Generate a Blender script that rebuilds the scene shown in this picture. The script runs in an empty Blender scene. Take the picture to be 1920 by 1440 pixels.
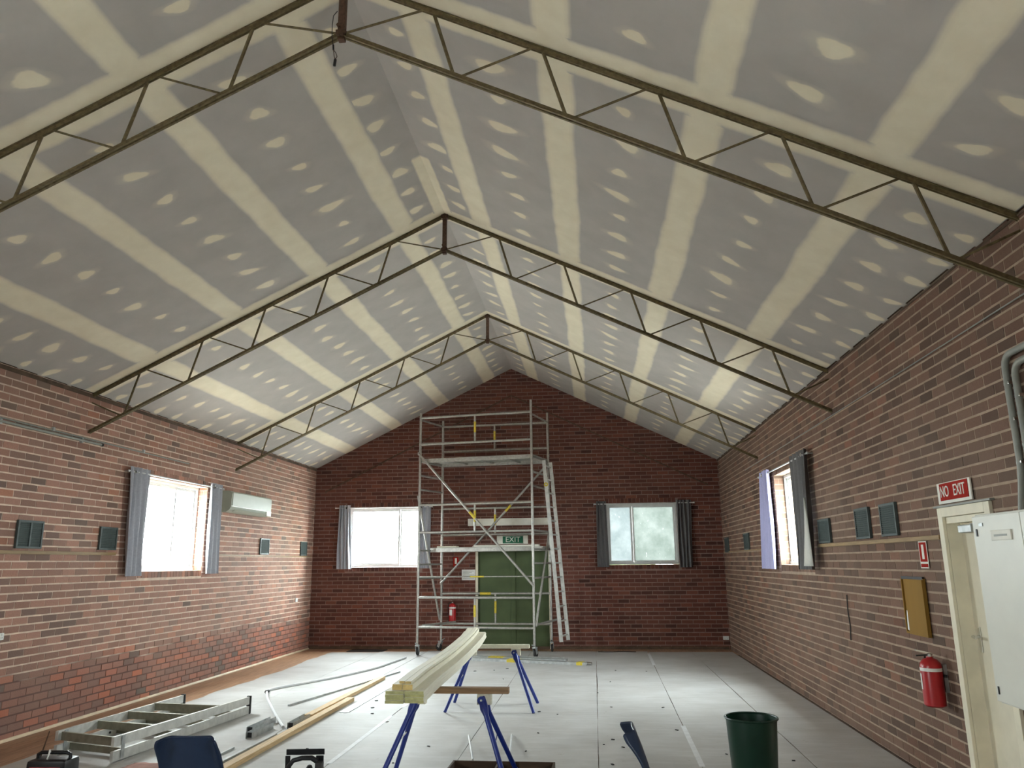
import bpy, bmesh, math, random
from mathutils import Vector, Matrix, Euler
random.seed(7)
S = bpy.context.scene
C = S.collection
PI = math.pi

# ------------------------------------------------------------------ camera
CAM = Vector((1.6778, 0.0, 1.7267)); RX, RY, RZ = 0.2282, 0.0102, 0.1002; FPX = 1442.0
R3 = Matrix.Rotation(RZ, 3, 'Z') @ Matrix.Rotation(RX, 3, 'X') @ Matrix.Rotation(RY, 3, 'Y')
_r, _f, _u = R3.col[0], R3.col[1], R3.col[2]
cd = bpy.data.cameras.new('camera'); cam = bpy.data.objects.new('camera', cd); C.objects.link(cam)
cd.sensor_width = 36.0; cd.lens = FPX / 1920 * 36; cd.clip_start = 0.05; cd.clip_end = 500
cam.matrix_world = Matrix(((_r.x, _u.x, -_f.x, CAM.x), (_r.y, _u.y, -_f.y, CAM.y), (_r.z, _u.z, -_f.z, CAM.z), (0, 0, 0, 1)))
S.camera = cam
def pixel(p):
    v = R3.transposed() @ (Vector(p) - CAM)
    if v.y < 0.1: return None
    return 960 + FPX * v.x / v.y, 720 - FPX * v.z / v.y

# ------------------------------------------------------------------ sky, exposure
W_ = bpy.data.worlds.new('overcast_sky'); S.world = W_; W_.use_nodes = True
bg = W_.node_tree.nodes['Background']; bg.inputs[0].default_value = (0.94, 0.97, 1.0, 1); bg.inputs[1].default_value = 10.0
S.view_settings.view_transform = 'Standard'; S.view_settings.look = 'None'
S.view_settings.gamma = 1; S.view_settings.use_curve_mapping = False
S.view_settings.exposure = 2.72
S.cycles.max_bounces = 12; S.cycles.diffuse_bounces = 7

# room constants
HW = 4.35; D = 16.49; HE = 3.793; HR = 5.923; K = (HR - HE) / HW; YF = -3.4
CS = 0.0815; BL = 0.2285
TY = [12.59, 8.637, 4.683]
WZ0, WZ1 = 1.66, 2.925

def portal(loc, rot, sx, sy):
    l = bpy.data.lights.new('window_portal', 'AREA'); l.shape = 'RECTANGLE'; l.size = sx; l.size_y = sy
    l.energy = 1
    l.cycles.is_portal = True
    o = bpy.data.objects.new('window_portal', l); C.objects.link(o); o.location = loc; o.rotation_euler = rot

# ------------------------------------------------------------------ materials
def nt(name):
    m = bpy.data.materials.new(name); m.use_nodes = True
    t = m.node_tree; b = t.nodes['Principled BSDF']; return m, t, b
def node(t, kind, **kw):
    n = t.nodes.new(kind)
    for k, v in kw.items():
        if k.startswith('i_'):
            key = k[2:]; key = int(key) if key.isdigit() else key
            n.inputs[key].default_value = v
        else: setattr(n, k, v)
    return n
def mixc(t, fac, a, b, blend='MIX'):
    n = t.nodes.new('ShaderNodeMix'); n.data_type = 'RGBA'; n.blend_type = blend
    for s, v in ((n.inputs[0], fac), (n.inputs[6], a), (n.inputs[7], b)):
        if hasattr(v, 'links') or isinstance(v, bpy.types.NodeSocket): t.links.new(v, s)
        else: s.default_value = v if not isinstance(v, tuple) or len(v) == 4 else (*v, 1)
    return n.outputs[2]
def ramp(t, src, stops):
    n = t.nodes.new('ShaderNodeValToRGB'); e = n.color_ramp.elements
    while len(e) < len(stops): e.new(0.5)
    for i, (p, c) in enumerate(stops):
        e[i].position = p; e[i].color = (c, c, c, 1) if not isinstance(c, tuple) else (*c, 1)
    t.links.new(src, n.inputs[0]); return n.outputs[0]
def math_(t, op, a, b=0.0, clamp=False):
    n = t.nodes.new('ShaderNodeMath'); n.operation = op; n.use_clamp = clamp
    for s, v in ((n.inputs[0], a), (n.inputs[1], b)):
        if isinstance(v, bpy.types.NodeSocket): t.links.new(v, s)
        else: s.default_value = v
    return n.outputs[0]
def noise(t, scale, detail=3, vec=None, rough=0.55):
    n = node(t, 'ShaderNodeTexNoise'); n.inputs['Scale'].default_value = scale; n.inputs['Detail'].default_value = detail
    n.inputs['Roughness'].default_value = rough
    if vec is not None: t.links.new(vec, n.inputs['Vector'])
    return n.outputs[0]
def pos(t): return t.nodes.new('ShaderNodeNewGeometry').outputs['Position']
def scaled(t, vec, s):
    n = t.nodes.new('ShaderNodeMapping'); n.inputs['Scale'].default_value = s; t.links.new(vec, n.inputs['Vector']); return n.outputs[0]
def bump(t, b, h, strength=0.3, dist=0.01):
    n = t.nodes.new('ShaderNodeBump'); n.inputs['Strength'].default_value = strength; n.inputs['Distance'].default_value = dist
    t.links.new(h, n.inputs['Height']); t.links.new(n.outputs[0], b.inputs['Normal'])
MATS = {}
def mat(name, col, rough=0.6, metal=0.0, var=0.12, scale=12, spec=0.4, stretch=None, bumps=0.0):
    if name in MATS: return MATS[name]
    m, t, b = nt(name); p = pos(t)
    if stretch: p = scaled(t, p, stretch)
    n = noise(t, scale, 4, p)
    f = ramp(t, n, [(0.3, 0.0), (0.7, 1.0)])
    lo = tuple(c * (1 - var) for c in col); hi = tuple(min(1, c * (1 + var)) for c in col)
    t.links.new(mixc(t, f, lo, hi), b.inputs['Base Color'])
    b.inputs['Roughness'].default_value = rough; b.inputs['Metallic'].default_value = metal
    b.inputs['Specular IOR Level'].default_value = spec
    if bumps: bump(t, b, n, bumps, 0.004)
    MATS[name] = m; return m

def brick_mat(name, base, dark, bright, dustcol, z_low=None, dust=0.35, grime=0.0):
    m, t, b = nt(name); p = pos(t)
    a = node(t, 'ShaderNodeAttribute', attribute_name='tone'); sep = t.nodes.new('ShaderNodeSeparateColor'); t.links.new(a.outputs['Color'], sep.inputs[0])
    col = ramp(t, sep.outputs[0], [(0.0, dark), (0.14, tuple(0.55 * d + 0.45 * c for d, c in zip(dark, base))), (0.35, base), (0.75, tuple(c * 1.18 for c in base)), (1.0, bright)])
    val = math_(t, 'MULTIPLY_ADD', sep.outputs[1], 0.36); val.node.inputs[2].default_value = 0.82
    col = mixc(t, 1.0, col, val, 'MULTIPLY')
    fine = noise(t, 70, 4, p, 0.7)
    col = mixc(t, ramp(t, fine, [(0.35, 0.0), (0.75, 0.35)]), col, tuple(c * 0.55 for c in base))
    if z_low is not None:     # old unwashed courses near the floor are redder
        sx = t.nodes.new('ShaderNodeSeparateXYZ'); t.links.new(p, sx.inputs[0])
        wob = math_(t, 'MULTIPLY_ADD', noise(t, 1.3, 2, p), 0.5); wob.node.inputs[2].default_value = -0.25
        zz = math_(t, 'ADD', sx.outputs[2], wob)
        k = ramp(t, math_(t, 'DIVIDE', zz, 1.6), [(z_low / 1.6 - 0.08, 1.0), (z_low / 1.6 + 0.08, 0.0)])
        redc = ramp(t, sep.outputs[0], [(0.0, (0.10, 0.11, 0.10)), (0.2, (0.25, 0.135, 0.11)), (0.55, (0.34, 0.145, 0.105)), (0.8, (0.44, 0.14, 0.085)), (1.0, (0.56, 0.16, 0.075))])
        col = mixc(t, math_(t, 'MULTIPLY', k, 0.65), col, redc)
    big = noise(t, 0.55, 4, p, 0.6)
    col = mixc(t, ramp(t, big, [(0.42, 0.0), (0.68, dust)]), col, dustcol)
    t.links.new(col, b.inputs['Base Color'])
    b.inputs['Roughness'].default_value = 0.82; b.inputs['Specular IOR Level'].default_value = 0.25
    bump(t, b, fine, 0.5, 0.006)
    return m
def mortar_mat(name, pale, low=None, z_low=0.6, dust=0.3, dustcol=(0.3, 0.22, 0.18)):
    m, t, b = nt(name); p = pos(t)
    col = mixc(t, ramp(t, noise(t, 9, 4, p), [(0.3, 0.0), (0.7, 1.0)]), tuple(c * 0.72 for c in pale), pale)
    if low is not None:
        sx = t.nodes.new('ShaderNodeSeparateXYZ'); t.links.new(p, sx.inputs[0])
        wob = math_(t, 'MULTIPLY_ADD', noise(t, 1.3, 2, p), 0.5); wob.node.inputs[2].default_value = -0.25
        zz = math_(t, 'ADD', sx.outputs[2], wob)
        k = ramp(t, math_(t, 'DIVIDE', zz, 1.6), [(z_low / 1.6 - 0.03, 1.0), (z_low / 1.6 + 0.03, 0.0)])
        col = mixc(t, k, col, low)
    big = noise(t, 0.55, 4, p, 0.6)
    col = mixc(t, ramp(t, big, [(0.42, 0.0), (0.68, dust)]), col, dustcol)
    t.links.new(col, b.inputs['Base Color']); b.inputs['Roughness'].default_value = 0.9; b.inputs['Specular IOR Level'].default_value = 0.15
    return m
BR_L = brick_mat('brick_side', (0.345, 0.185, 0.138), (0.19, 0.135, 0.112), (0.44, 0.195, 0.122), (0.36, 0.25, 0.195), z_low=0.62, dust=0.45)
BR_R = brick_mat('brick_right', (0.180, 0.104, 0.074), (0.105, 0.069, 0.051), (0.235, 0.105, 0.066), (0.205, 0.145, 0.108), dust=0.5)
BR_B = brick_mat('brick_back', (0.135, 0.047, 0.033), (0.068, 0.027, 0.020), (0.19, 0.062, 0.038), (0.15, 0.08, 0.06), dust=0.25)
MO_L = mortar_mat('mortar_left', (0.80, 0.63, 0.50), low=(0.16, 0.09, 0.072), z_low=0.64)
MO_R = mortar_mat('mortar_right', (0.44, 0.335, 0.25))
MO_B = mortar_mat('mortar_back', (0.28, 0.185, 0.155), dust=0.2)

STEEL_B = mat('truss_steel', (0.150, 0.115, 0.055), 0.65, 0.2, 0.35, 30)
RUST = mat('rusty_steel', (0.10, 0.055, 0.035), 0.7, 0.2, 0.35, 40)
ALU = mat('aluminium_tube', (0.40, 0.385, 0.355), 0.45, 0.7, 0.18, 25)
ALU_W = mat('aluminium_matte', (0.60, 0.61, 0.60), 0.45, 0.55, 0.15, 20)
PALEALU = mat('weathered_alu', (0.58, 0.58, 0.55), 0.5, 0.25, 0.14, 14)
YEL = mat('yellow_tape', (0.62, 0.48, 0.05), 0.6, 0, 0.2, 30)
DECK = mat('platform_ply', (0.40, 0.40, 0.36), 0.7, 0.1, 0.3, 8)
BLACK = mat('black_plastic', (0.012, 0.012, 0.014), 0.4, 0, 0.3, 20)
RUBBER = mat('dark_rubber', (0.03, 0.028, 0.027), 0.7, 0, 0.2, 20)
GREY_V = mat('grey_green_vent', (0.075, 0.095, 0.090), 0.55, 0.1, 0.15, 20)
CREAM = mat('cream_paint', (0.68, 0.63, 0.49), 0.5, 0, 0.06, 6)
CREAM_F = mat('cream_frame_paint', (0.74, 0.69, 0.54), 0.5, 0, 0.08, 6)
CABM = mat('cabinet_enamel', (0.64, 0.635, 0.565), 0.38, 0, 0.03, 5)
WHITE = mat('white_paint', (0.78, 0.78, 0.75), 0.45, 0, 0.05, 10)
WINF = mat('window_alu', (0.62, 0.63, 0.62), 0.45, 0.2, 0.06, 10)
GREEN_D = mat('green_door_paint', (0.075, 0.105, 0.040), 0.55, 0, 0.12, 4)
RED = mat('red_enamel', (0.42, 0.016, 0.020), 0.3, 0, 0.08, 10, spec=0.5)
REDS = mat('red_sign', (0.33, 0.020, 0.014), 0.8, 0, 0.06, 10, spec=0.1)
GREENS = mat('green_sign', (0.008, 0.115, 0.055), 0.4, 0, 0.06, 10)
SIGNW = mat('sign_white', (0.72, 0.70, 0.62), 0.5, 0, 0.06, 10)
YBOX = mat('varnished_ply', (0.27, 0.145, 0.020), 0.8, 0, 0.10, 5, stretch=(1, 1, 0.15))
RAILW = mat('timber_rail', (0.30, 0.20, 0.095), 0.6, 0, 0.2, 8, stretch=(6, 0.6, 6))
PINE = mat('raw_pine', (0.62, 0.44, 0.24), 0.65, 0, 0.22, 7, stretch=(9, 0.5, 9))
PINE_P = mat('primed_board', (0.78, 0.755, 0.62), 0.6, 0, 0.07, 8, stretch=(7, 0.4, 7))
PINE_G = mat('board_end_green', (0.40, 0.38, 0.17), 0.7, 0, 0.2, 30)
PINE_Y = mat('board_end_pine', (0.56, 0.41, 0.16), 0.7, 0, 0.2, 30)
BEAMW = mat('brown_beam', (0.30, 0.185, 0.10), 0.65, 0, 0.25, 8, stretch=(0.6, 8, 8))
BLUE = mat('blue_enamel', (0.012, 0.032, 0.23), 0.35, 0, 0.08, 10, spec=0.5)
CHAIRB = mat('navy_polyprop', (0.005, 0.015, 0.043), 0.38, 0, 0.1, 60, spec=0.45)
BING = mat('green_bin_plastic', (0.002, 0.026, 0.013), 0.4, 0, 0.1, 10)
CURT = mat('grey_curtain', (0.37, 0.375, 0.415), 0.85, 0, 0.08, 40)
CURT_D = mat('dark_grey_curtain', (0.13, 0.125, 0.125), 0.85, 0, 0.08, 40)
CURT_L = mat('lilac_curtain', (0.42, 0.42, 0.66), 0.85, 0, 0.05, 40)
CURT_LIN = mat('curtain_lining', (0.56, 0.56, 0.52), 0.85, 0, 0.05, 40)
FLB = mat('floorboard_timber', (0.37, 0.215, 0.125), 0.5, 0, 0.3, 5, stretch=(9, 0.5, 9))
QUAD = mat('pale_quad_moulding', (0.68, 0.55, 0.38), 0.5, 0, 0.15, 4)
DARKT = mat('dark_brown_matt', (0.10, 0.065, 0.042), 0.85, 0, 0.35, 6)
CONC = mat('sub_floor', (0.16, 0.10, 0.07), 0.8, 0, 0.3, 6)
CHROME = mat('chrome', (0.7, 0.7, 0.68), 0.2, 1.0, 0.05, 10)
PVC = mat('grey_conduit', (0.26, 0.265, 0.235), 0.45, 0, 0.1, 12)
PVCW = mat('white_conduit', (0.66, 0.67, 0.68), 0.45, 0, 0.08, 12)
ACM = mat('ac_plastic', (0.40, 0.42, 0.35), 0.45, 0, 0.03, 10)
GALV = mat('galvanised', (0.46, 0.48, 0.48), 0.42, 0.6, 0.25, 14)
GRASS = mat('outside_grass', (0.10, 0.14, 0.05), 0.9, 0, 0.3, 3)
PAVE = mat('bounce_paving', (0.45, 0.44, 0.42), 0.9, 0, 0.15, 2)
LEAF = mat('leaf_green', (0.16, 0.24, 0.10), 0.7, 0, 0.35, 2)
BARK = mat('bark', (0.14, 0.11, 0.08), 0.9, 0, 0.3, 9)
TRAYW = mat('dark_tray_timber', (0.075, 0.042, 0.024), 0.7, 0, 0.3, 9, stretch=(0.7, 6, 6))

# plasterboard, filler (with feathered edge) and floor sheets
BOARD_LO, BOARD_HI = (0.425, 0.398, 0.370), (0.475, 0.446, 0.416)
def board_mat():
    m, t, b = nt('plasterboard_grey'); p = pos(t)
    col = mixc(t, ramp(t, noise(t, 3, 4, p), [(0.3, 0.0), (0.7, 1.0)]), BOARD_LO, BOARD_HI)
    t.links.new(col, b.inputs['Base Color']); b.inputs['Roughness'].default_value = 0.9; b.inputs['Specular IOR Level'].default_value = 0.15
    return m
BOARD = board_mat()
def filler_mat():
    m, t, b = nt('joint_filler'); p = pos(t)
    col = mixc(t, ramp(t, noise(t, 5, 4, p), [(0.3, 0.0), (0.7, 1.0)]), (0.75, 0.675, 0.515), (0.82, 0.75, 0.59))
    t.links.new(col, b.inputs['Base Color']); b.inputs['Roughness'].default_value = 0.9; b.inputs['Specular IOR Level'].default_value = 0.15
    a = node(t, 'ShaderNodeAttribute', attribute_name='cover')
    wob = math_(t, 'MULTIPLY_ADD', noise(t, 28, 3, p), 0.5); wob.node.inputs[2].default_value = -0.25
    k = math_(t, 'ADD', a.outputs['Fac'], math_(t, 'MULTIPLY', wob, math_(t, 'MULTIPLY', a.outputs['Fac'], math_(t, 'SUBTRACT', 1.15, a.outputs['Fac']))), True)
    bcol = mixc(t, ramp(t, noise(t, 3, 4, p), [(0.3, 0.0), (0.7, 1.0)]), BOARD_LO, BOARD_HI)
    t.links.new(mixc(t, k, bcol, col), b.inputs['Base Color'])
    return m
FILL = filler_mat()
def sheet_mat():
    m, t, b = nt('floor_protection'); p = pos(t)
    n1 = noise(t, 1.6, 5, p); n2 = noise(t, 5, 4, scaled(t, p, (0.5, 2.2, 1)))
    col = mixc(t, ramp(t, n1, [(0.3, 0.0), (0.7, 1.0)]), (0.41, 0.402, 0.385), (0.52, 0.518, 0.508))
    col = mixc(t, ramp(t, n2, [(0.5, 0.0), (0.72, 0.4)]), col, (0.61, 0.612, 0.612))
    n3 = noise(t, 14, 3, p)
    col = mixc(t, ramp(t, n3, [(0.66, 0.0), (0.76, 0.5)]), col, (0.28, 0.26, 0.23))
    t.links.new(col, b.inputs['Base Color']); b.inputs['Roughness'].default_value = 0.6; b.inputs['Specular IOR Level'].default_value = 0.35
    bump(t, b, n2, 0.35, 0.012)
    return m
SHEET = sheet_mat()
def glass_mat(name, haze):
    m, t, b = nt(name); t.nodes.remove(b); out = t.nodes['Material Output']
    tr = t.nodes.new('ShaderNodeBsdfTransparent'); tr.inputs[0].default_value = (0.93, 0.97, 0.96, 1)
    gl = t.nodes.new('ShaderNodeBsdfGlossy'); gl.inputs['Roughness'].default_value = 0.05; gl.inputs[0].default_value = (1, 1, 1, 1)
    m1 = t.nodes.new('ShaderNodeMixShader'); m1.inputs[0].default_value = 0.05
    t.links.new(tr.outputs[0], m1.inputs[1]); t.links.new(gl.outputs[0], m1.inputs[2])
    if haze > 0:
        tl = t.nodes.new('ShaderNodeBsdfTranslucent'); tl.inputs[0].default_value = (0.62, 0.68, 0.63, 1)
        p = pos(t); f = ramp(t, noise(t, 2.2, 5, p), [(0.3, haze * 0.75), (0.7, min(1, haze * 1.2))])
        m2 = t.nodes.new('ShaderNodeMixShader'); t.links.new(f, m2.inputs[0])
        t.links.new(m1.outputs[0], m2.inputs[1]); t.links.new(tl.outputs[0], m2.inputs[2]); t.links.new(m2.outputs[0], out.inputs['Surface'])
    else: t.links.new(m1.outputs[0], out.inputs['Surface'])
    return m
def frost_mat(name, lo, hi, clear):      # dirty obscuring film: mostly scatters, lets a little through
    m, t, b = nt(name); t.nodes.remove(b); out = t.nodes['Material Output']; p = pos(t)
    tl = t.nodes.new('ShaderNodeBsdfTranslucent'); n = ramp(t, noise(t, 3.2, 6, p, 0.65), [(0.35, 0.0), (0.7, 1.0)])
    spk = ramp(t, noise(t, 26, 2, scaled(t, p, (1, 1, 0.35))), [(0.70, 0.0), (0.76, 1.0)])
    c = mixc(t, n, lo, hi); t.links.new(mixc(t, spk, c, tuple(x * 1.7 for x in hi)), tl.inputs[0])
    tr = t.nodes.new('ShaderNodeBsdfTransparent'); tr.inputs[0].default_value = (clear * 1.9, clear * 2.0, clear * 1.95, 1)
    ad = t.nodes.new('ShaderNodeAddShader'); t.links.new(tl.outputs[0], ad.inputs[0]); t.links.new(tr.outputs[0], ad.inputs[1]); t.links.new(ad.outputs[0], out.inputs['Surface'])
    return m
GLASS = glass_mat('clear_glass', 0.0); GLASSF = frost_mat('frosted_film_glass', (0.092, 0.104, 0.096), (0.132, 0.142, 0.136), 0.010); GLASSM = frost_mat('frosted_blue_glass', (0.112, 0.124, 0.124), (0.150, 0.160, 0.160), 0.008)

# ------------------------------------------------------------------ mesh helpers
class MB:
    def __init__(s): s.v = []; s.f = []
    def add(s, vs, fs):
        n = len(s.v); s.v += [tuple(x) for x in vs]; s.f += [tuple(i + n for i in f) for f in fs]; return s
    def box(s, c, d, rot=None, bev=0.0):
        c = Vector(c); h = Vector(d) / 2; M = rot.to_matrix() if isinstance(rot, Euler) else rot
        if bev <= 0:
            vs = [Vector((x * h.x, y * h.y, z * h.z)) for x in (-1, 1) for y in (-1, 1) for z in (-1, 1)]
            fs = [(0, 1, 3, 2), (4, 6, 7, 5), (0, 4, 5, 1), (2, 3, 7, 6), (0, 2, 6, 4), (1, 5, 7, 3)]
        else:
            bm = bmesh.new(); bmesh.ops.create_cube(bm, size=2)
            for v in bm.verts: v.co = Vector((v.co.x * h.x, v.co.y * h.y, v.co.z * h.z))
            bmesh.ops.bevel(bm, geom=list(bm.edges), offset=min(bev, min(h) * 0.95), segments=2, affect='EDGES', profile=0.6)
            bm.verts.index_update(); vs = [v.co.copy() for v in bm.verts]; fs = [tuple(v.index for v in f.verts) for f in bm.faces]; bm.free()
        return s.add([(M @ v if M is not None else v) + c for v in vs], fs)
    def rng(s, x0, x1, y0, y1, z0, z1, bev=0.0):
        return s.box(((x0 + x1) / 2, (y0 + y1) / 2, (z0 + z1) / 2), (abs(x1 - x0), abs(y1 - y0), abs(z1 - z0)), None, bev)
    def tube(s, pts, r, n=10, cap=True):
        pts = [Vector(p) for p in pts]; rs = r if isinstance(r, (list, tuple)) else [r] * len(pts)
        vs = []; fs = []; side = None
        for i, p in enumerate(pts):
            d = (pts[min(i + 1, len(pts) - 1)] - pts[max(i - 1, 0)]).normalized()
            if side is None:
                side = d.cross(Vector((0, 0, 1)))
                if side.length < 0.05: side = d.cross(Vector((1, 0, 0)))
            side = (side - d * side.dot(d)).normalized(); up = d.cross(side)
            for k in range(n):
                a = 2 * PI * k / n; vs.append(p + (side * math.cos(a) + up * math.sin(a)) * rs[i])
        for i in range(len(pts) - 1):
            for k in range(n): fs.append((i * n + k, i * n + (k + 1) % n, (i + 1) * n + (k + 1) % n, (i + 1) * n + k))
        if cap: fs.append(tuple(range(n))[::-1]); fs.append(tuple((len(pts) - 1) * n + k for k in range(n)))
        return s.add(vs, fs)
    def bar(s, a, b, w, h, up=(0, 0, 1)):      # rectangular bar a->b, width w sideways, height h along up
        a = Vector(a); b = Vector(b); d = (b - a).normalized(); u = Vector(up); u = (u - d * u.dot(d)).normalized(); sd = d.cross(u)
        vs = [e + sd * (x * w / 2) + u * (y * h / 2) for e in (a, b) for x, y in ((-1, -1), (1, -1), (1, 1), (-1, 1))]
        return s.add(vs, [(0, 1, 2, 3), (7, 6, 5, 4), (0, 4, 5, 1), (1, 5, 6, 2), (2, 6, 7, 3), (3, 7, 4, 0)])
    def lathe(s, prof, c=(0, 0, 0), n=24, axis=None):
        c = Vector(c); M = axis if axis is not None else Matrix.Identity(3); vs = []; fs = []
        for r, z in prof:
            for k in range(n):
                a = 2 * PI * k / n; vs.append(M @ Vector((r * math.cos(a), r * math.sin(a), z)) + c)
        for i in range(len(prof) - 1):
            for k in range(n): fs.append((i * n + k, i * n + (k + 1) % n, (i + 1) * n + (k + 1) % n, (i + 1) * n + k))
        if prof[0][0] > 1e-4: fs.append(tuple(range(n))[::-1])
        if prof[-1][0] > 1e-4: fs.append(tuple((len(prof) - 1) * n + k for k in range(n)))
        return s.add(vs, fs)
    def torus(s, c, R, r, axis, n=16, m=8):
        a = Vector(axis).normalized(); x = a.cross(Vector((0, 0, 1)))
        if x.length < 0.05: x = a.cross(Vector((1, 0, 0)))
        x.normalize(); y = a.cross(x); c = Vector(c); vs = []; fs = []
        for i in range(n):
            t = 2 * PI * i / n; d = x * math.cos(t) + y * math.sin(t)
            for j in range(m):
                q = 2 * PI * j / m; vs.append(c + d * (R + r * math.cos(q)) + a * (r * math.sin(q)))
        for i in range(n):
            for j in range(m): fs.append((i * m + j, ((i + 1) % n) * m + j, ((i + 1) % n) * m + (j + 1) % m, i * m + (j + 1) % m))
        return s.add(vs, fs)
    def prism(s, poly, off):
        n = len(poly); off = Vector(off); vs = [Vector(p) for p in poly] + [Vector(p) + off for p in poly]
        return s.add(vs, [tuple(range(n)), tuple(range(2 * n - 1, n - 1, -1))] + [(i, (i + 1) % n + 0, (i + 1) % n + n, i + n) for i in range(n)])
    def mesh(s, name, m, smooth=False):
        me = bpy.data.meshes.new(name); me.from_pydata(s.v, [], s.f); me.update()
        bm = bmesh.new(); bm.from_mesh(me); bmesh.ops.recalc_face_normals(bm, faces=bm.faces); bm.to_mesh(me); bm.free()
        if m: me.materials.append(m)
        if smooth:
            for p in me.polygons: p.use_smooth = True
            try: me.set_sharp_from_angle(angle=0.7)
            except Exception: pass
        return me
    def build(s, name, m, parent=None, smooth=False):
        o = bpy.data.objects.new(name, s.mesh(name, m, smooth)); C.objects.link(o)
        if parent: o.parent = parent
        return o
def tag(o, label=None, cat=None, group=None, kind=None):
    for k, v in (('label', label), ('category', cat), ('group', group), ('kind', kind)):
        if v: o[k] = v
    return o
def empty(name, loc=(0, 0, 0), rz=0.0):
    o = bpy.data.objects.new(name, None); C.objects.link(o); o.location = loc; o.rotation_euler = (0, 0, rz); o.empty_display_size = 0.1; return o
def copy_tree(o, parent=None):
    c = o.copy(); C.objects.link(c)
    if parent: c.parent = parent
    for ch in list(o.children): copy_tree(ch, c)
    return c
def lettering(text, size, m, parent, loc, rot, name='lettering', sx=1.0, th=0.002):
    cu = bpy.data.curves.new('t', 'FONT'); cu.body = text; cu.size = size; cu.align_x = 'CENTER'; cu.align_y = 'CENTER'; cu.extrude = th; cu.resolution_u = 3
    to = bpy.data.objects.new('t', cu); C.objects.link(to); dg = bpy.context.evaluated_depsgraph_get(); dg.update()
    me = bpy.data.meshes.new_from_object(to.evaluated_get(dg)); bpy.data.objects.remove(to); bpy.data.curves.remove(cu)
    me.materials.clear(); me.materials.append(m)
    o = bpy.data.objects.new(name, me); C.objects.link(o); o.parent = parent; o.location = loc; o.rotation_euler = rot; o.scale = (sx, 1, 1); return o

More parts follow.
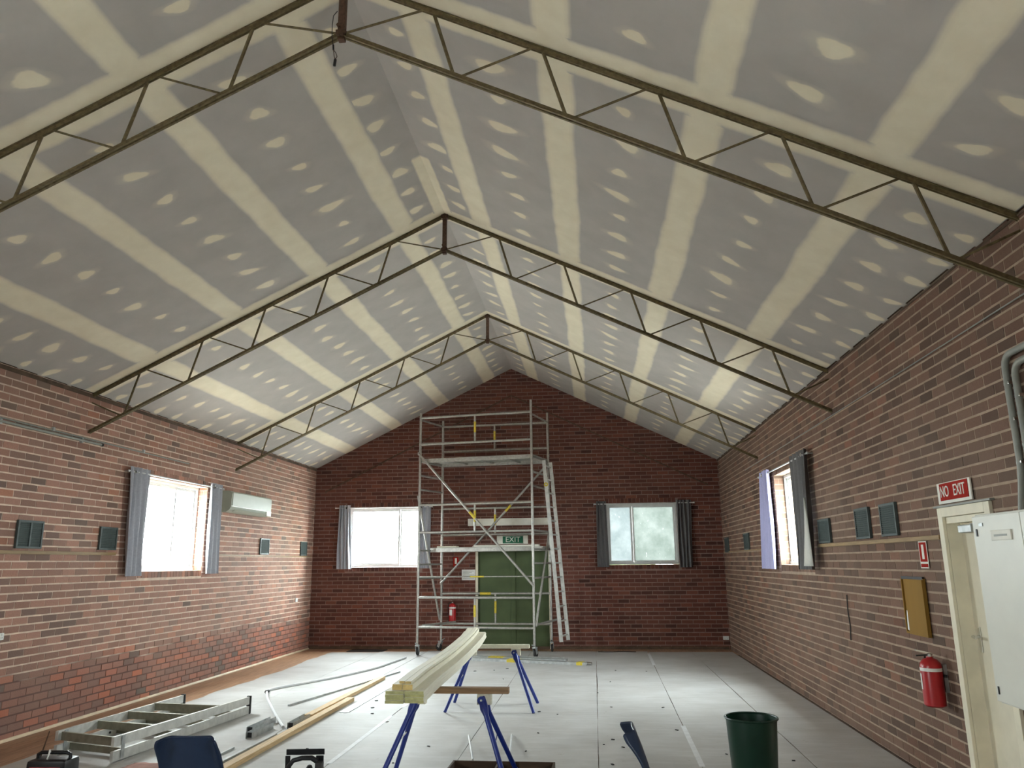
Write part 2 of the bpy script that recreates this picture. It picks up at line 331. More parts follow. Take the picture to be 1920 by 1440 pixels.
# ------------------------------------------------------------------ walls
HOLE_L = [(9.97, 11.66, WZ0, WZ1), (-0.6, 1.1, WZ0, WZ1)]
HOLE_R = [(9.93, 11.62, WZ0, WZ1), (5.53, 6.27, 0.0, 2.03), (-0.6, 1.1, WZ0, WZ1)]
HOLE_B = [(-3.60, -1.985, WZ0, WZ1), (1.975, 3.46, WZ0, WZ1), (-0.735, 0.745, 0.0, 1.98)]
HOLE_F = []
TH = 0.25
def wall(name, origin, U, N, u0, u1, ztop, holes, mortar, brickm, gable=False, nmax=300, rows=47, seed=1, zlow=0.0):
    """origin at u=0,z=0; U along, N inwards"""
    rnd = random.Random(seed); O = Vector(origin); U = Vector(U); N = Vector(N); Z = Vector((0, 0, 1))
    P = lambda u, n, z: O + U * u + N * n + Z * z
    us = sorted({u0, u1, *[h[0] for h in holes], *[h[1] for h in holes]}); zs = sorted({0.0, ztop, *[h[2] for h in holes], *[h[3] for h in holes]})
    mb = MB()
    def slab(a, b, z0, z1):
        vs = [P(u, n, z) for u in (a, b) for n in (-TH, 0) for z in (z0, z1)]
        mb.add(vs, [(0, 1, 3, 2), (4, 6, 7, 5), (0, 4, 5, 1), (2, 3, 7, 6), (0, 2, 6, 4), (1, 5, 7, 3)])
    for i in range(len(us) - 1):
        for j in range(len(zs) - 1):
            cu, cz = (us[i] + us[i + 1]) / 2, (zs[j] + zs[j + 1]) / 2
            if any(h[0] < cu < h[1] and h[2] < cz < h[3] for h in holes): continue
            slab(us[i], us[i + 1], zs[j], zs[j + 1])
    if gable:
        tri = [P(u0, 0, ztop), P(u1, 0, ztop), P((u0 + u1) / 2, 0, HR + (ztop - HE))]
        mb.prism(tri, N * -TH)
    w = mb.build(name, mortar); w['kind'] = 'structure'
    # bricks
    specs = []
    zone = [(h[0] - 0.02, h[1] + 0.02, h[2] - 0.10, h[3] + 0.10) if h[2] > 0.5 else (h[0], h[1], h[2], h[3]) for h in holes]
    for r in range(rows):
        z0 = r * CS + 0.006; z1 = z0 + CS - 0.0165
        if not gable and z0 > ztop - 0.03: continue
        z1 = min(z1, ztop - 0.004) if not gable else z1
        off = (r % 2) * BL / 2 + rnd.uniform(-0.012, 0.012)
        n0 = int(math.floor((u0 - off) / BL)) - 1; n1 = int(math.ceil((u1 - off) / BL)) + 1
        for k in range(n0, n1):
            a = k * BL + off + 0.004; b = a + BL - 0.0100
            full = True
            iv = [(max(a, u0 + 0.002), min(b, u1 - 0.002))]
            for h in zone:
                if z1 > h[2] + 0.02 and z0 < h[3] - 0.02:
                    nx = []
                    for (p, q) in iv:
                        if q <= h[0] or p >= h[1]: nx.append((p, q)); continue
                        if p < h[0]: nx.append((p, h[0]))
                        if q > h[1]: nx.append((h[1], q))
                    iv = nx
            for p, q in iv:
                if q - p < 0.03: continue
                zz = z1
                if gable:
                    lim = HR - K * min(abs(p), abs(q)) if p * q > 0 else HR
                    if z0 > lim - 0.03: continue
                full = (q - p) > BL - 0.0135
                specs.append((p, q, z0, zz, rnd.uniform(0.001, 0.003) if z0 > zlow else rnd.uniform(0.004, 0.008), full))
    for h in holes:       # brick-on-edge rows above and below the windows
        if h[2] < 0.5: continue
        for z0, z1 in ((h[2] - 0.085, h[2] - 0.004), (h[3] + 0.006, h[3] + 0.095)):
            u = h[0] - 0.012
            while u < h[1] - 0.03:
                specs.append((u, min(u + 0.073, h[1] + 0.012), z0, z1, rnd.uniform(0.004, 0.009), False)); u += 0.0815
    def area(s):
        cs = [pixel(P(u, 0, z)) for u in (s[0], s[1]) for z in (s[2], s[3])]
        if any(c is None for c in cs): return 0
        if any(not (-5 < c[0] < 1925 and -5 < c[1] < 1445) for c in cs): return 0
        (ax, ay), (bx, by), (cx, cy), (dx, dy) = cs
        return abs((dx - ax) * (cy - by) - (cx - bx) * (dy - ay)) / 2
    ranked = sorted([i for i, s in enumerate(specs) if s[5]], key=lambda i: -area(specs[i]))[:nmax]
    ranked = [i for i in ranked if area(specs[i]) > 60]
    sel = set(ranked)
    def tone(): return (min(1, max(0, rnd.betavariate(1.35, 1.5))), rnd.random(), rnd.random(), 1)
    FS = [(0, 2, 3, 1), (0, 4, 6, 2), (1, 3, 7, 5), (0, 1, 5, 4), (2, 6, 7, 3)]
    def boxv(Pf, p, q, z0, z1, d):
        j = lambda: rnd.uniform(-0.0018, 0.0018)
        return [Pf(p + j(), d, z0 + j()), Pf(p + j(), d, z1 + j()), Pf(q + j(), d, z0 + j()), Pf(q + j(), d, z1 + j()),
                Pf(p, -0.004, z0), Pf(p, -0.004, z1), Pf(q, -0.004, z0), Pf(q, -0.004, z1)]
    def mk(vs, fs, tones, nm):
        me = bpy.data.meshes.new(nm); me.from_pydata([tuple(v) for v in vs], [], fs); me.update()
        bm = bmesh.new(); bm.from_mesh(me); bmesh.ops.recalc_face_normals(bm, faces=bm.faces)
        bm.to_mesh(me); bm.free()
        at = me.attributes.new('tone', 'FLOAT_COLOR', 'FACE')
        for i, tn in enumerate(tones): at.data[i].color = tn
        me.materials.append(brickm); return me
    vs = []; fs = []; tn = []
    for i, s in enumerate(specs):
        if i in sel: continue
        n = len(vs); vs += boxv(P, *s[:5]); fs += [tuple(x + n for x in f) for f in FS]; tn += [tone()] * 5
    # reveals of the windows
    for h in holes:
        if h[2] < 0.5: continue
        r = 0; z = h[2] + 0.004
        while z < h[3] - 0.03:
            z1 = min(z + 0.068, h[3] - 0.003)
            for ue, sg in ((h[0], 1), (h[1], -1)):
                cuts = [(-0.004, -0.115), (-0.123, -0.2)] if r % 2 else [(-0.0, -0.06), (-0.068, -0.18)]
                for d0, d1 in cuts:
                    n = len(vs); e = ue + sg * 0.004
                    vs += [P(e, d0, z), P(e, d0, z1), P(e, d1, z), P(e, d1, z1), P(ue - sg * 0.004, d0, z), P(ue - sg * 0.004, d0, z1), P(ue - sg * 0.004, d1, z), P(ue - sg * 0.004, d1, z1)]
                    fs += [tuple(x + n for x in f) for f in FS]; tn += [tone()] * 5
            z += CS; r += 1
    st = bpy.data.objects.new('brickwork', mk(vs, fs, tn, 'brickwork')); C.objects.link(st); st.parent = w; st['kind'] = 'stuff'
    if sel:
        L = BL - 0.0100; H = CS - 0.0165
        B = Matrix((U, N, Z)).transposed()
        varm = []
        for k in range(40):
            d = rnd.uniform(0.001, 0.003) if zlow == 0 else rnd.uniform(0.0015, 0.005); l0 = lambda u, n, z: B @ Vector((u, n, z))
            varm.append(mk(boxv(l0, -L / 2, L / 2, -H / 2, H / 2, d), FS, [tone()] * 5, 'brick'))
        for i in ranked:
            s = specs[i]; o = bpy.data.objects.new('brick', rnd.choice(varm)); C.objects.link(o); o.parent = w
            o.location = P((s[0] + s[1]) / 2, 0, (s[2] + s[3]) / 2)
    return w
wl = wall('wall_left', (-HW, 0, 0), (0, 1, 0), (1, 0, 0), YF, D, HE, HOLE_L, MO_L, BR_L, seed=11, zlow=0.66)
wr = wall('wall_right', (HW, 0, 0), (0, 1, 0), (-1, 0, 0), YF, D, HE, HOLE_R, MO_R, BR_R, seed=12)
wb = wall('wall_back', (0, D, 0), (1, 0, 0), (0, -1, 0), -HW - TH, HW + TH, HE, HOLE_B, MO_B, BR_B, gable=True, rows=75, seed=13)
wf = wall('wall_front', (0, YF, 0), (1, 0, 0), (0, 1, 0), -HW - TH, HW + TH, HE, HOLE_F, MO_R, BR_R, gable=True, rows=75, seed=14, nmax=0)

# ------------------------------------------------------------------ floor
fl = MB().rng(-HW - TH, HW + TH, YF - TH, D + TH, -0.2, -0.012).build('floor', CONC); fl['kind'] = 'structure'
x = -HW + 0.001
while x < -2.6:                                    # timber boards along the left wall
    y = YF
    while y < D - 0.2:
        y2 = min(D, y + random.uniform(3.2, 5.4))
        if D - y2 < 1.5: y2 = D
        b = MB().rng(x, x + 0.126, y + 0.001, y2 - 0.001, -0.012, random.uniform(-0.0008, 0.0), 0.0).build('floorboard', FLB, fl); y = y2
    x += 0.128
MB().rng(-2.55, HW, 15.6, D, -0.012, -0.001).build('floorboard', FLB, fl)
q = MB()
q.prism([(-HW + 0.001, YF, 0.0), (-HW + 0.028, YF, 0.0), (-HW + 0.026, YF, 0.012), (-HW + 0.014, YF, 0.024), (-HW + 0.001, YF, 0.028)], (0, D - YF - 0.01, 0))
o = q.build('baseboard_left', QUAD); o['kind'] = 'structure'
q = MB().rng(-HW + 0.03, HW - 0.03, D - 0.014, D - 0.001, 0.0, 0.055); o = q.build('baseboard_back', DARKT); o['kind'] = 'structure'

seams = [(-3.62, -3.60), (-2.66, -2.64), (-1.70, -1.69), (-0.71, -0.72), (0.40, 0.42), (1.68, 1.655), (2.68, 2.40), (3.52, 3.50), (4.30, 4.325)]
names = ['ragged pale grey floor protection sheet beside the bare timber boards', 'pale grey floor protection sheet under the long white conduit', 'pale grey floor protection sheet under the long pine timber',
         'pale grey floor protection sheet under the left legs of the blue trestles', 'pale grey floor protection sheet under the right legs of the blue trestles',
         'pale grey floor protection sheet under the chairs seen edge-on', 'pale grey floor protection sheet under the green bin', 'pale grey floor protection sheet along the right wall']
for i in range(8):
    (a0, a1), (b0, b1) = seams[i], seams[i + 1]      # x at far end, near end
    yb, yn = 16.02 + random.uniform(-0.05, 0.12), YF + 0.3
    if i == 0: yb = 15.85
    n = 90; rnd = random.Random(40 + i); left = []; right = []
    wl_ = 0
    for k in range(n + 1):
        f = k / n; y = yb + (yn - yb) * f
        wl_ = wl_ * 0.8 + rnd.uniform(-1, 1) * (0.03 if i == 0 else 0.003)
        left.append((a0 + (a1 - a0) * f + 0.004 + wl_ * 1.0, y)); right.append((b0 + (b1 - b0) * f - 0.004 + rnd.uniform(-0.0015, 0.0015), y))
    mb = MB(); vs = []; fs = []
    z0, z1 = 0.0, 0.004 + 0.0006 * (i % 2)
    for (l, r_) in zip(left, right):
        vs += [(l[0], l[1], z0), (l[0], l[1], z1), (r_[0], r_[1], z1), (r_[0], r_[1], z0)]
    for k in range(n):
        for j in range(4): fs.append((k * 4 + j, k * 4 + (j + 1) % 4, k * 4 + 4 + (j + 1) % 4, k * 4 + 4 + j))
    fs += [(3, 2, 1, 0), (n * 4, n * 4 + 1, n * 4 + 2, n * 4 + 3)]
    mb.add(vs, fs); o = mb.build('protection_sheet', SHEET); tag(o, names[i], 'floor sheet', 'floor protection sheets')
    if i in (3, 6):   # strips of pale tape over the joint
        for (ya, yb2) in ((7.2, 9.4), (9.9, 11.6)) if i == 3 else ((7.3, 9.0), (14.0, 15.7)):
            fa, fb = (yb - ya) / (yb - yn), (yb - yb2) / (yb - yn)
            xa, xb = a0 + (a1 - a0) * fa, a0 + (a1 - a0) * fb
            t_ = MB().bar((xa, ya, z1 + 0.0013), (xb, yb2, z1 + 0.0013), 0.05, 0.0008).build('joint_tape', mat('masking_tape', (0.66, 0.67, 0.68), 0.6), o)
SZ = 0.0048

# ------------------------------------------------------------------ ceiling
SL = math.sqrt(1 + K * K); CA, SA = 1 / SL, K / SL
def sp(side, d, y, off):      # d = horizontal distance from the ridge, off = into the room
    return Vector((side * (d - SA * off), y, HR - K * d - CA * off))
def ribbon(rows, mname, parent, name):
    """rows of [(point, cover)...] -> flat feathered patch"""
    me = bpy.data.meshes.new(name); vs = [tuple(p) for r in rows for p, c in r]; m = len(rows[0])
    fs = [(i * m + j, i * m + j + 1, (i + 1) * m + j + 1, (i + 1) * m + j) for i in range(len(rows) - 1) for j in range(m - 1)]
    me.from_pydata(vs, [], fs); me.update(); at = me.attributes.new('cover', 'FLOAT', 'POINT')
    for i, c in enumerate(c for r in rows for p, c in r): at.data[i].value = c
    me.materials.append(FILL); o = bpy.data.objects.new(name, me); C.objects.link(o); o.parent = parent; return o
def patch_mesh(rnd):
    vs = [(0, 0, 0)]; cv = [1.0]; n = 20
    ex, ey = rnd.uniform(0.055, 0.075), rnd.uniform(0.042, 0.056)
    sk = rnd.uniform(-0.3, 0.3); ph = rnd.random() * 6
    for rr, c, lx in ((0.6, 1.0, 1.0), (0.92, 0.95, 1.0), (1.12, 0.25, 1.03), (1.55, 0.0, 1.3)):
        for k in range(n):
            a = 2 * PI * k / n; w = 1 + 0.13 * math.sin(3 * a + ph) + rnd.uniform(-0.05, 0.05)
            x_ = ex * rr * lx * math.cos(a) * w; vs.append((x_, ey * rr * math.sin(a) * w + sk * x_ * 0.5, 0)); cv.append(c)
    fs = [(0, 1 + k, 1 + (k + 1) % n) for k in range(n)]
    for r in range(3): fs += [(1 + r * n + k, 1 + (r + 1) * n + k, 1 + (r + 1) * n + (k + 1) % n, 1 + r * n + (k + 1) % n) for k in range(n)]
    me = bpy.data.meshes.new('filler_patch'); me.from_pydata(vs, [], fs); me.update(); at = me.attributes.new('cover', 'FLOAT', 'POINT')
    for i, c in enumerate(cv): at.data[i].value = c
    me.materials.append(FILL); return me
STR = [0.485, 1.51, 2.54, 3.575]
rnd = random.Random(5); PM = [patch_mesh(rnd) for _ in range(14)]
tys = [D] + TY + [TY[2] - 3.954, YF]
for side, nm in ((-1, 'ceiling_left'), (1, 'ceiling_right')):
    mb = MB(); vs = [sp(side, d, y, off) for y in (YF, D) for d, off in ((-0.03, -0.016), (HW + 0.25, -0.016), (HW + 0.25, -0.10), (-0.06, -0.10))]
    mb.add(vs, [(0, 1, 2, 3), (7, 6, 5, 4), (0, 4, 5, 1), (1, 5, 6, 2), (2, 6, 7, 3), (3, 7, 4, 0)])
    ce = mb.build(nm, DARKT); ce['kind'] = 'structure'
    edges = [0.0] + STR + [HW - 0.012]
    for bi in range(len(tys) - 1):
        y1, y0 = tys[bi], tys[bi + 1]
        for k in range(len(edges) - 1):
            d0, d1 = edges[k] + (0.0015 if k else 0.0), edges[k + 1] - 0.0015
            p = MB().add([sp(side, d, y, o_) for o_ in (0, -0.013) for d, y in ((d0, y0 + 0.002), (d1, y0 + 0.002), (d1, y1 - 0.002), (d0, y1 - 0.002))],
                         [(0, 1, 2, 3), (7, 6, 5, 4), (0, 4, 5, 1), (1, 5, 6, 2), (2, 6, 7, 3), (3, 7, 4, 0)])
            p.build('plasterboard_sheet', BOARD, ce)
    def band(c_of, half, along, y0, y1, d0, d1, off, name='filler_band'):
        rows = []; n = int((y1 - y0 if along else d1 - d0) / (0.09 if along else 0.03)) + 2; wa = wb_ = 0
        for i in range(n + 1):
            f = i / n; q8 = 0.008 if along else 0.005; wa = wa * 0.8 + rnd.uniform(-1, 1) * q8; wb_ = wb_ * 0.8 + rnd.uniform(-1, 1) * q8
            ed = [(-half - 0.03 + wa, 0.0), (-half + 0.002 + wa, 0.8), (-half + 0.03 + wa, 1.0), (half - 0.03 + wb_, 1.0), (half - 0.002 + wb_, 0.8), (half + 0.03 + wb_, 0.0)]
            if along:
                y = y0 + (y1 - y0) * f; rows.append([(sp(side, c_of + e / SL, y, off), c) for e, c in ed])
            else:
                d = d0 + (d1 - d0) * f; st = max(min(1.0, max(0.0, (0.135 - abs(d - c_) * SL) / 0.035)) for c_ in STR)
                rows.append([(sp(side, d, c_of + e, off), max(c, st)) for e, c in ed])
        return ribbon(rows, FILL, ce, name)
    for c in STR:
        for bi in range(len(tys) - 1):
            band(c + rnd.uniform(-0.015, 0.015), 0.120 + rnd.uniform(-0.008, 0.012), True, tys[bi + 1], tys[bi], 0, 0, 0.0012)
    for ty in TY + [TY[2] - 3.954]:
        band(ty - 0.01, 0.165, False, 0, 0, 0.0, HW - 0.02, 0.0022)
    # screw-head patches
    pts = []
    bays = [(TY[0], 3.9), (TY[1], 3.954), (TY[2], 3.954), (TY[2] - 3.954, 3.954), (TY[2] - 2 * 3.954, 3.954)]
    for y0, ln in bays:
        for k in range(1, 9):
            y = y0 + ln * k / 9
            for d in (0.257, 1.005, 2.03, 3.06, 3.94):
                if y > YF: pts.append((d + rnd.uniform(-0.03, 0.03), y + rnd.uniform(-0.025, 0.025), 1.08))
            if y > YF: pts.append((4.255, y + rnd.uniform(-0.03, 0.03), 0.95))
    B0 = Matrix(((side * CA, 0, side * -SA), (0, 1, 0), (-SA, 0, -CA))); ang = B0
    for d, y, s_ in pts:
        if y < 1.5 and rnd.random() < 0.4: continue
        o = bpy.data.objects.new('filler_patch', rnd.choice(PM)); C.objects.link(o); o.parent = ce
        s2 = s_ * rnd.uniform(0.85, 1.35)
        p = sp(side, d, y, 0.0008); M = (B0 @ Matrix.Rotation(rnd.uniform(-0.35, 0.35) + side * 0.15, 3, 'Z') @ Matrix.Diagonal((s2 * rnd.uniform(0.95, 1.35), s2, s2))).to_4x4()
        M.translation = p; o.matrix_local = M
    if side == -1:   # short filled length along the ridge
        for sd in (-1, 1):
            rows = []
            for i in range(16):
                f = i / 15; y = 7.2 + (8.5 - 7.2) * f; e = 0.11 + rnd.uniform(-0.006, 0.006)
                if i == 0: rows.append([(sp(sd, 0.0, y, 0.003), 0.0), (sp(sd, e * 0.8, y, 0.003), 0.0), (sp(sd, e, y, 0.003), 0.0)]); continue
                if i == 1: y = 7.25
                rows.append([(sp(sd, 0.0, y, 0.003), 1.0), (sp(sd, e * 0.8, y, 0.003), 1.0), (sp(sd, e, y, 0.003), 0.0)])
            ribbon(rows, FILL, ce, 'ridge_filler')
    nb = 'top_course_strip' if side == -1 else 'eave_gap_shade'
    tr = MB().rng(side * (HW - 0.012), side * (HW + 0.0), YF, D, HE - (0.055 if side == -1 else 0.025), HE - 0.012); o = tr.build(nb, DARKT); o['kind'] = 'structure'  # right strip paints shade of the eave gap; left one darkens the top course

# ------------------------------------------------------------------ windows
def window(name, wallside, a0, a1, z0, z1, mull, glass=(GLASS, GLASS), handle_at=None):
    """wallside: 'L','R','B','F'. a runs along the wall"""
    fr = empty(name); fr['kind'] = 'structure'
    dep = 0.135
    def Q(a, n, z):
        if wallside == 'L': return Vector((-HW - n, a, z))
        if wallside == 'R': return Vector((HW + n, a, z))
        if wallside == 'B': return Vector((a, D + n, z))
        return Vector((a, YF - n, z))
    def part(nm, b0, b1, n0, n1, c0, c1, m, par=fr, bev=0.004):
        p, q_ = Q(b0, n0, c0), Q(b1, n1, c1)
        return MB().rng(min(p.x, q_.x), max(p.x, q_.x), min(p.y, q_.y), max(p.y, q_.y), c0, c1, bev).build(nm, m, par)
    f = 0.045
    part('frame_head', a0 + .004, a1 - .004, dep, dep + .07, z1 - f, z1 - .002, WINF); part('frame_sill', a0 + .004, a1 - .004, dep - 0.01, dep + .07, z0 + .002, z0 + f, WINF)
    part('frame_jamb', a0 + .004, a0 + f, dep, dep + .07, z0 + f, z1 - f, WINF); part('frame_jamb', a1 - f, a1 - .004, dep, dep + .07, z0 + f, z1 - f, WINF)
    for i, (s0, s1, nn) in enumerate(((a0 + f, mull, 0.012), (mull, a1 - f, 0.036))):
        sh = empty('sash'); sh.parent = fr
        g = 0.038
        part('stile', s0, s0 + g, dep + nn, dep + nn + .02, z0 + f, z1 - f, WINF, sh, .002); part('stile', s1 - g, s1, dep + nn, dep + nn + .02, z0 + f, z1 - f, WINF, sh, .002)
        part('rail', s0 + g, s1 - g, dep + nn, dep + nn + .02, z0 + f, z0 + f + g, WINF, sh, .002); part('rail', s0 + g, s1 - g, dep + nn, dep + nn + .02, z1 - f - g, z1 - f, WINF, sh, .002)
        part('pane', s0 + g, s1 - g, dep + nn + .008, dep + nn + .012, z0 + f + g, z1 - f - g, glass[i], sh, 0)
    if handle_at is not None:
        zc = (z0 + z1) / 2 - 0.06; c = Q(mull + handle_at, dep - 0.0, zc); d = Q(mull + handle_at, dep - 0.035, zc)
        MB().tube([Q(mull + handle_at, dep + 0.012, zc + .06), Q(mull + handle_at, dep - 0.03, zc + .055), Q(mull + handle_at, dep - 0.034, zc), Q(mull + handle_at, dep - 0.03, zc - .055), Q(mull + handle_at, dep + 0.012, zc - .06)], 0.008, 8).build('handle', WINF, fr, True)
    am = (a0 + a1) / 2; zm = (z0 + z1) / 2; p = Q(am, dep + 0.09, zm)
    rot = {'L': (0, -PI / 2, 0), 'R': (0, PI / 2, 0), 'B': (-PI / 2, 0, 0), 'F': (PI / 2, 0, 0)}[wallside]
    w_, h_ = (a1 - a0), (z1 - z0)
    portal(p, rot, *((h_, w_) if wallside in 'LR' else (w_, h_)))
    return fr
window('window_1', 'L', *HOLE_L[0], 11.02, handle_at=0.05)
window('window_2', 'B', *HOLE_B[0], -2.47)
window('window_3', 'B', *HOLE_B[1], 2.52, (GLASSM, GLASSF))
window('window_4', 'R', *HOLE_R[0], 10.72, handle_at=0.05)
window('added_window_5', 'R', *HOLE_R[2], 0.3)  # window added out of view to light the near end of the room
window('added_window_6', 'L', *HOLE_L[1], 0.3)  # second unseen window, added opposite to brighten the near walls

# ground added outside to bounce daylight onto the ceiling; trees
gd = MB().rng(-40, 40, -40, 60, -0.45, -0.30).build('ground', PAVE); gd['kind'] = 'structure'
def tree(loc, hgt, rad, seed, label):
    r = random.Random(seed); t = empty('garden_tree', loc); tag(t, label, 'tree', 'trees outside the back window')
    MB().tube([(0, 0, 0), (0.05, 0, hgt * 0.35), (0.0, 0.06, hgt * 0.7)], [0.14, 0.11, 0.05], 8).build('trunk', BARK, t, True)
    cl = MB()
    for i in range(1500):
        a = r.random() * 2 * PI; b = math.acos(r.uniform(-1, 1)); q_ = rad * (0.45 + 0.55 * r.random() ** 0.5)
        c = Vector((q_ * math.sin(b) * math.cos(a), q_ * math.sin(b) * math.sin(a), hgt * 0.68 + 0.95 * q_ * math.cos(b)))
        e = Euler((r.uniform(0, 6), r.uniform(0, 6), r.uniform(0, 6))).to_matrix(); s_ = r.uniform(0.10, 0.2)
        cl.add([c + e @ Vector(v) for v in ((-s_, 0, 0), (0, -s_ * .4, .02), (s_, 0, 0), (0, s_ * .4, .02))], [(0, 1, 2, 3)])
    o = cl.build('crown', LEAF, t); o['kind'] = 'stuff'
tree((3.9, D + 5.4, -0.3), 5.0, 1.7, 3, 'leafy green tree seen through the right pane of the dirty back window')
tree((2.55, D + 7.6, -0.3), 3.0, 1.0, 4, 'low green bush seen through the left pane of the dirty back window')

# ------------------------------------------------------------------ trusses
def make_truss():
    t = empty('roof_truss'); z0 = 0.0
    topz = lambda d: HR - 0.012 - K * d; gap = 0.462
    botz = lambda d: topz(d) - gap
    for sd in (-1, 1):
        for nmz, fz, d1 in (('top_chord', lambda d: topz(d) - 0.016, HW + 0.02), ('bottom_chord', lambda d: botz(d) - 0.0, HW + 0.05)):
            ch = empty(nmz); ch.parent = t
            for g in (-1, 1):
                a = Vector((sd * 0.03, g * 0.010, fz(0.03))); b = Vector((sd * d1, g * 0.010, fz(d1)))
                # angle iron: vertical web by the gap plus a flange outwards
                MB().bar(a, b, 0.006, 0.034).build('angle_web', STEEL_B, ch)
                up = Vector((0, 0, 1)); fo = 0.015 if nmz == 'top_chord' else -0.015
                n_ = Vector((sd * SA, 0, CA))
                MB().bar(a + Vector((0, g * 0.007, 0)) + n_ * fo, b + Vector((0, g * 0.007, 0)) + n_ * fo, 0.017, 0.006).build('angle_flange', STEEL_B, ch)
        for k in range(5):
            MB().tube([(sd * (0.675 + 0.774 * k), 0, topz(0.675 + 0.774 * k) - 0.03), (sd * (0.815 + 0.775 * k), 0, botz(0.815 + 0.775 * k) + 0.01)], 0.0125, 8).build('web_strut', STEEL_B, t, True)
        for k in range(6):
            b0 = 0.02 if k == 0 else 0.875 + 0.775 * (k - 1)
            d1 = min(0.59 + 0.775 * k, HW)
            MB().tube([(sd * b0, 0, botz(b0) + 0.015), (sd * d1, 0, topz(d1) - 0.03 - (0.07 if k == 5 else 0))], 0.0085, 8).build('web_rod', STEEL_B, t, True)
    po = MB().box((0, 0, (topz(0) + botz(0)) / 2 - 0.02), (0.05, 0.05, gap + 0.07), None, 0.004).build('king_post', RUST, t)
    for z in (botz(0) + 0.045, botz(0) - 0.025, topz(0) - 0.06):
        for sx in (-1, 1):
            MB().lathe([(0, -0.05), (0.016, -0.05), (0.016, -0.034), (0.009, -0.034), (0.009, 0.0)], (sx * 0.012, 0, z), 6, Matrix.Rotation(-PI / 2, 3, 'X')).build('bolt', RUST, po)
    MB().box((0, 0, topz(0) - 0.03), (0.09, 0.062, 0.05), None, 0.004).build('apex_cleat', RUST, t)
    MB().box((0, 0, botz(0) - 0.0), (0.075, 0.062, 0.04), None, 0.004).build('apex_cleat', RUST, t)
    return t
t1 = make_truss(); t1.location = (0, TY[2], 0); tag(t1, 'brown steel roof truss nearest the camera with a wire hanging at its apex', 'roof truss', 'roof trusses')
for y, lb in ((TY[1], 'middle brown steel roof truss spanning between the side windows and the camera'), (TY[0], 'farthest brown steel roof truss, smallest in view, nearest the brick gable')):
    c = copy_tree(t1); c.location = (0, y, 0); tag(c, lb)
# steel bars bolted along the gable wall
gb = empty('gable_rail', (0, D, 0)); tag(gb, 'thin brown steel rail forming a shallow peak across the back brick wall', 'wall rail')
for sd in (-1, 1):
    MB().bar((sd * 0.0, -0.018, 5.31), (sd * 4.12, -0.018, 5.31 - 0.4945 * 4.12), 0.02, 0.03).build('rail_bar', RUST, gb)
# dangling wire
wd = empty('dangling_wire', (0, TY[2], 0)); tag(wd, 'frayed dark wire dangling from the apex of the nearest truss', 'wire')
wp = [(-0.03, -0.03, 5.62), (-0.055, -0.035, 5.58), (-0.06, -0.04, 5.50), (-0.058, -0.04, 5.40), (-0.045, -0.04, 5.33)]
MB().tube(wp, 0.003, 6).build('wire', BLACK, wd, True)
MB().tube([(-0.045, -0.04, 5.335), (-0.042, -0.04, 5.295)], 0.007, 8).build('sleeve', BLACK, wd, True)
for dx in (-0.008, 0.006): MB().tube([(-0.042, -0.04, 5.295), (-0.03 + dx, -0.04, 5.27), (-0.022 + dx * 1.5, -0.04, 5.24), (-0.026, -0.04, 5.215)], 0.0028, 6).build('wire_strand', RUST, wd, True)
MB().box((-0.027, -0.04, 5.19), (0.018, 0.014, 0.055), Euler((0, 0.1, 0)), 0.003).build('connector', BLACK, wd)

# ------------------------------------------------------------------ curtains and rods
def curtain(wallside, a0t, a1t, a0b, a1b, ztop, zbot, m, folds, label, grom, off=0.075, amp=0.028, lin=None, phase=0.0):
    t = empty('curtain'); tag(t, label, 'curtain', 'window curtains')
    def Q(a, n, z):
        if wallside == 'L': return Vector((-HW + n, a, z))
        if wallside == 'R': return Vector((HW - n, a, z))
        return Vector((a, D - n, z))
    nu, nv = folds * 8, 16; mb = MB(); vs = []; fs = []
    r = random.Random(int(a0t * 100) % 997)
    ph = [r.uniform(-0.5, 0.5) for _ in range(nv + 1)]
    for th in (0, 0.006):
        for j in range(nv + 1):
            f = j / nv; z = ztop + (zbot - ztop) * f; a0 = a0t + (a0b - a0t) * f; a1 = a1t + (a1b - a1t) * f
            for i in range(nu + 1):
                u = i / nu; n = off + amp * (1 + 0.25 * math.sin(3 * f + u * 5)) * math.sin(2 * PI * folds * u + phase + 0.7 * math.sin(2.2 * f + u * 3))
                vs.append(Q(a0 + (a1 - a0) * (u + 0.03 * math.sin(6 * f + 9 * u) * (0 < i < nu)), n - th, z))
    m_ = nu + 1; tot = m_ * (nv + 1)
    for j in range(nv):
        for i in range(nu):
            a = j * m_ + i; fs.append((a, a + 1, a + 1 + m_, a + m_)); b = a + tot; fs.append((b, b + m_, b + 1 + m_, b + 1))
    for j in range(nv):
        for i in (0, nu): a = j * m_ + i; fs.append((a, a + m_, a + m_ + tot, a + tot))
    for i in range(nu):
        for j in (0, nv): a = j * m_ + i; fs.append((a, a + 1, a + 1 + tot, a + tot))
    mb.add(vs, fs); fo = mb.build('curtain_fabric', m, t, True)
    if lin: fo.data.materials.append(lin)
    ax = {'L': (1, 0, 0), 'R': (1, 0, 0), 'B': (0, 1, 0)}[wallside]
    for ga in grom:
        MB().torus(Q(ga, off + amp * 0.9 + 0.004, ztop - 0.06), 0.022, 0.006, ax).build('eyelet', CHROME, t, True)
        MB().lathe([(0.018, -0.003), (0.018, 0.003)], Q(ga, off + amp * 0.9 + 0.002, ztop - 0.06), 14, Matrix.Rotation(PI / 2, 3, 'Y' if wallside in 'LR' else 'X')).build('eyelet_hole', BLACK, t)
    return t
curtain('L', 9.44, 9.90, 9.53, 9.93, 3.0, 1.605, CURT, 4, 'grey curtain gathered on the near side of the left wall window', [9.52], phase=0.3)
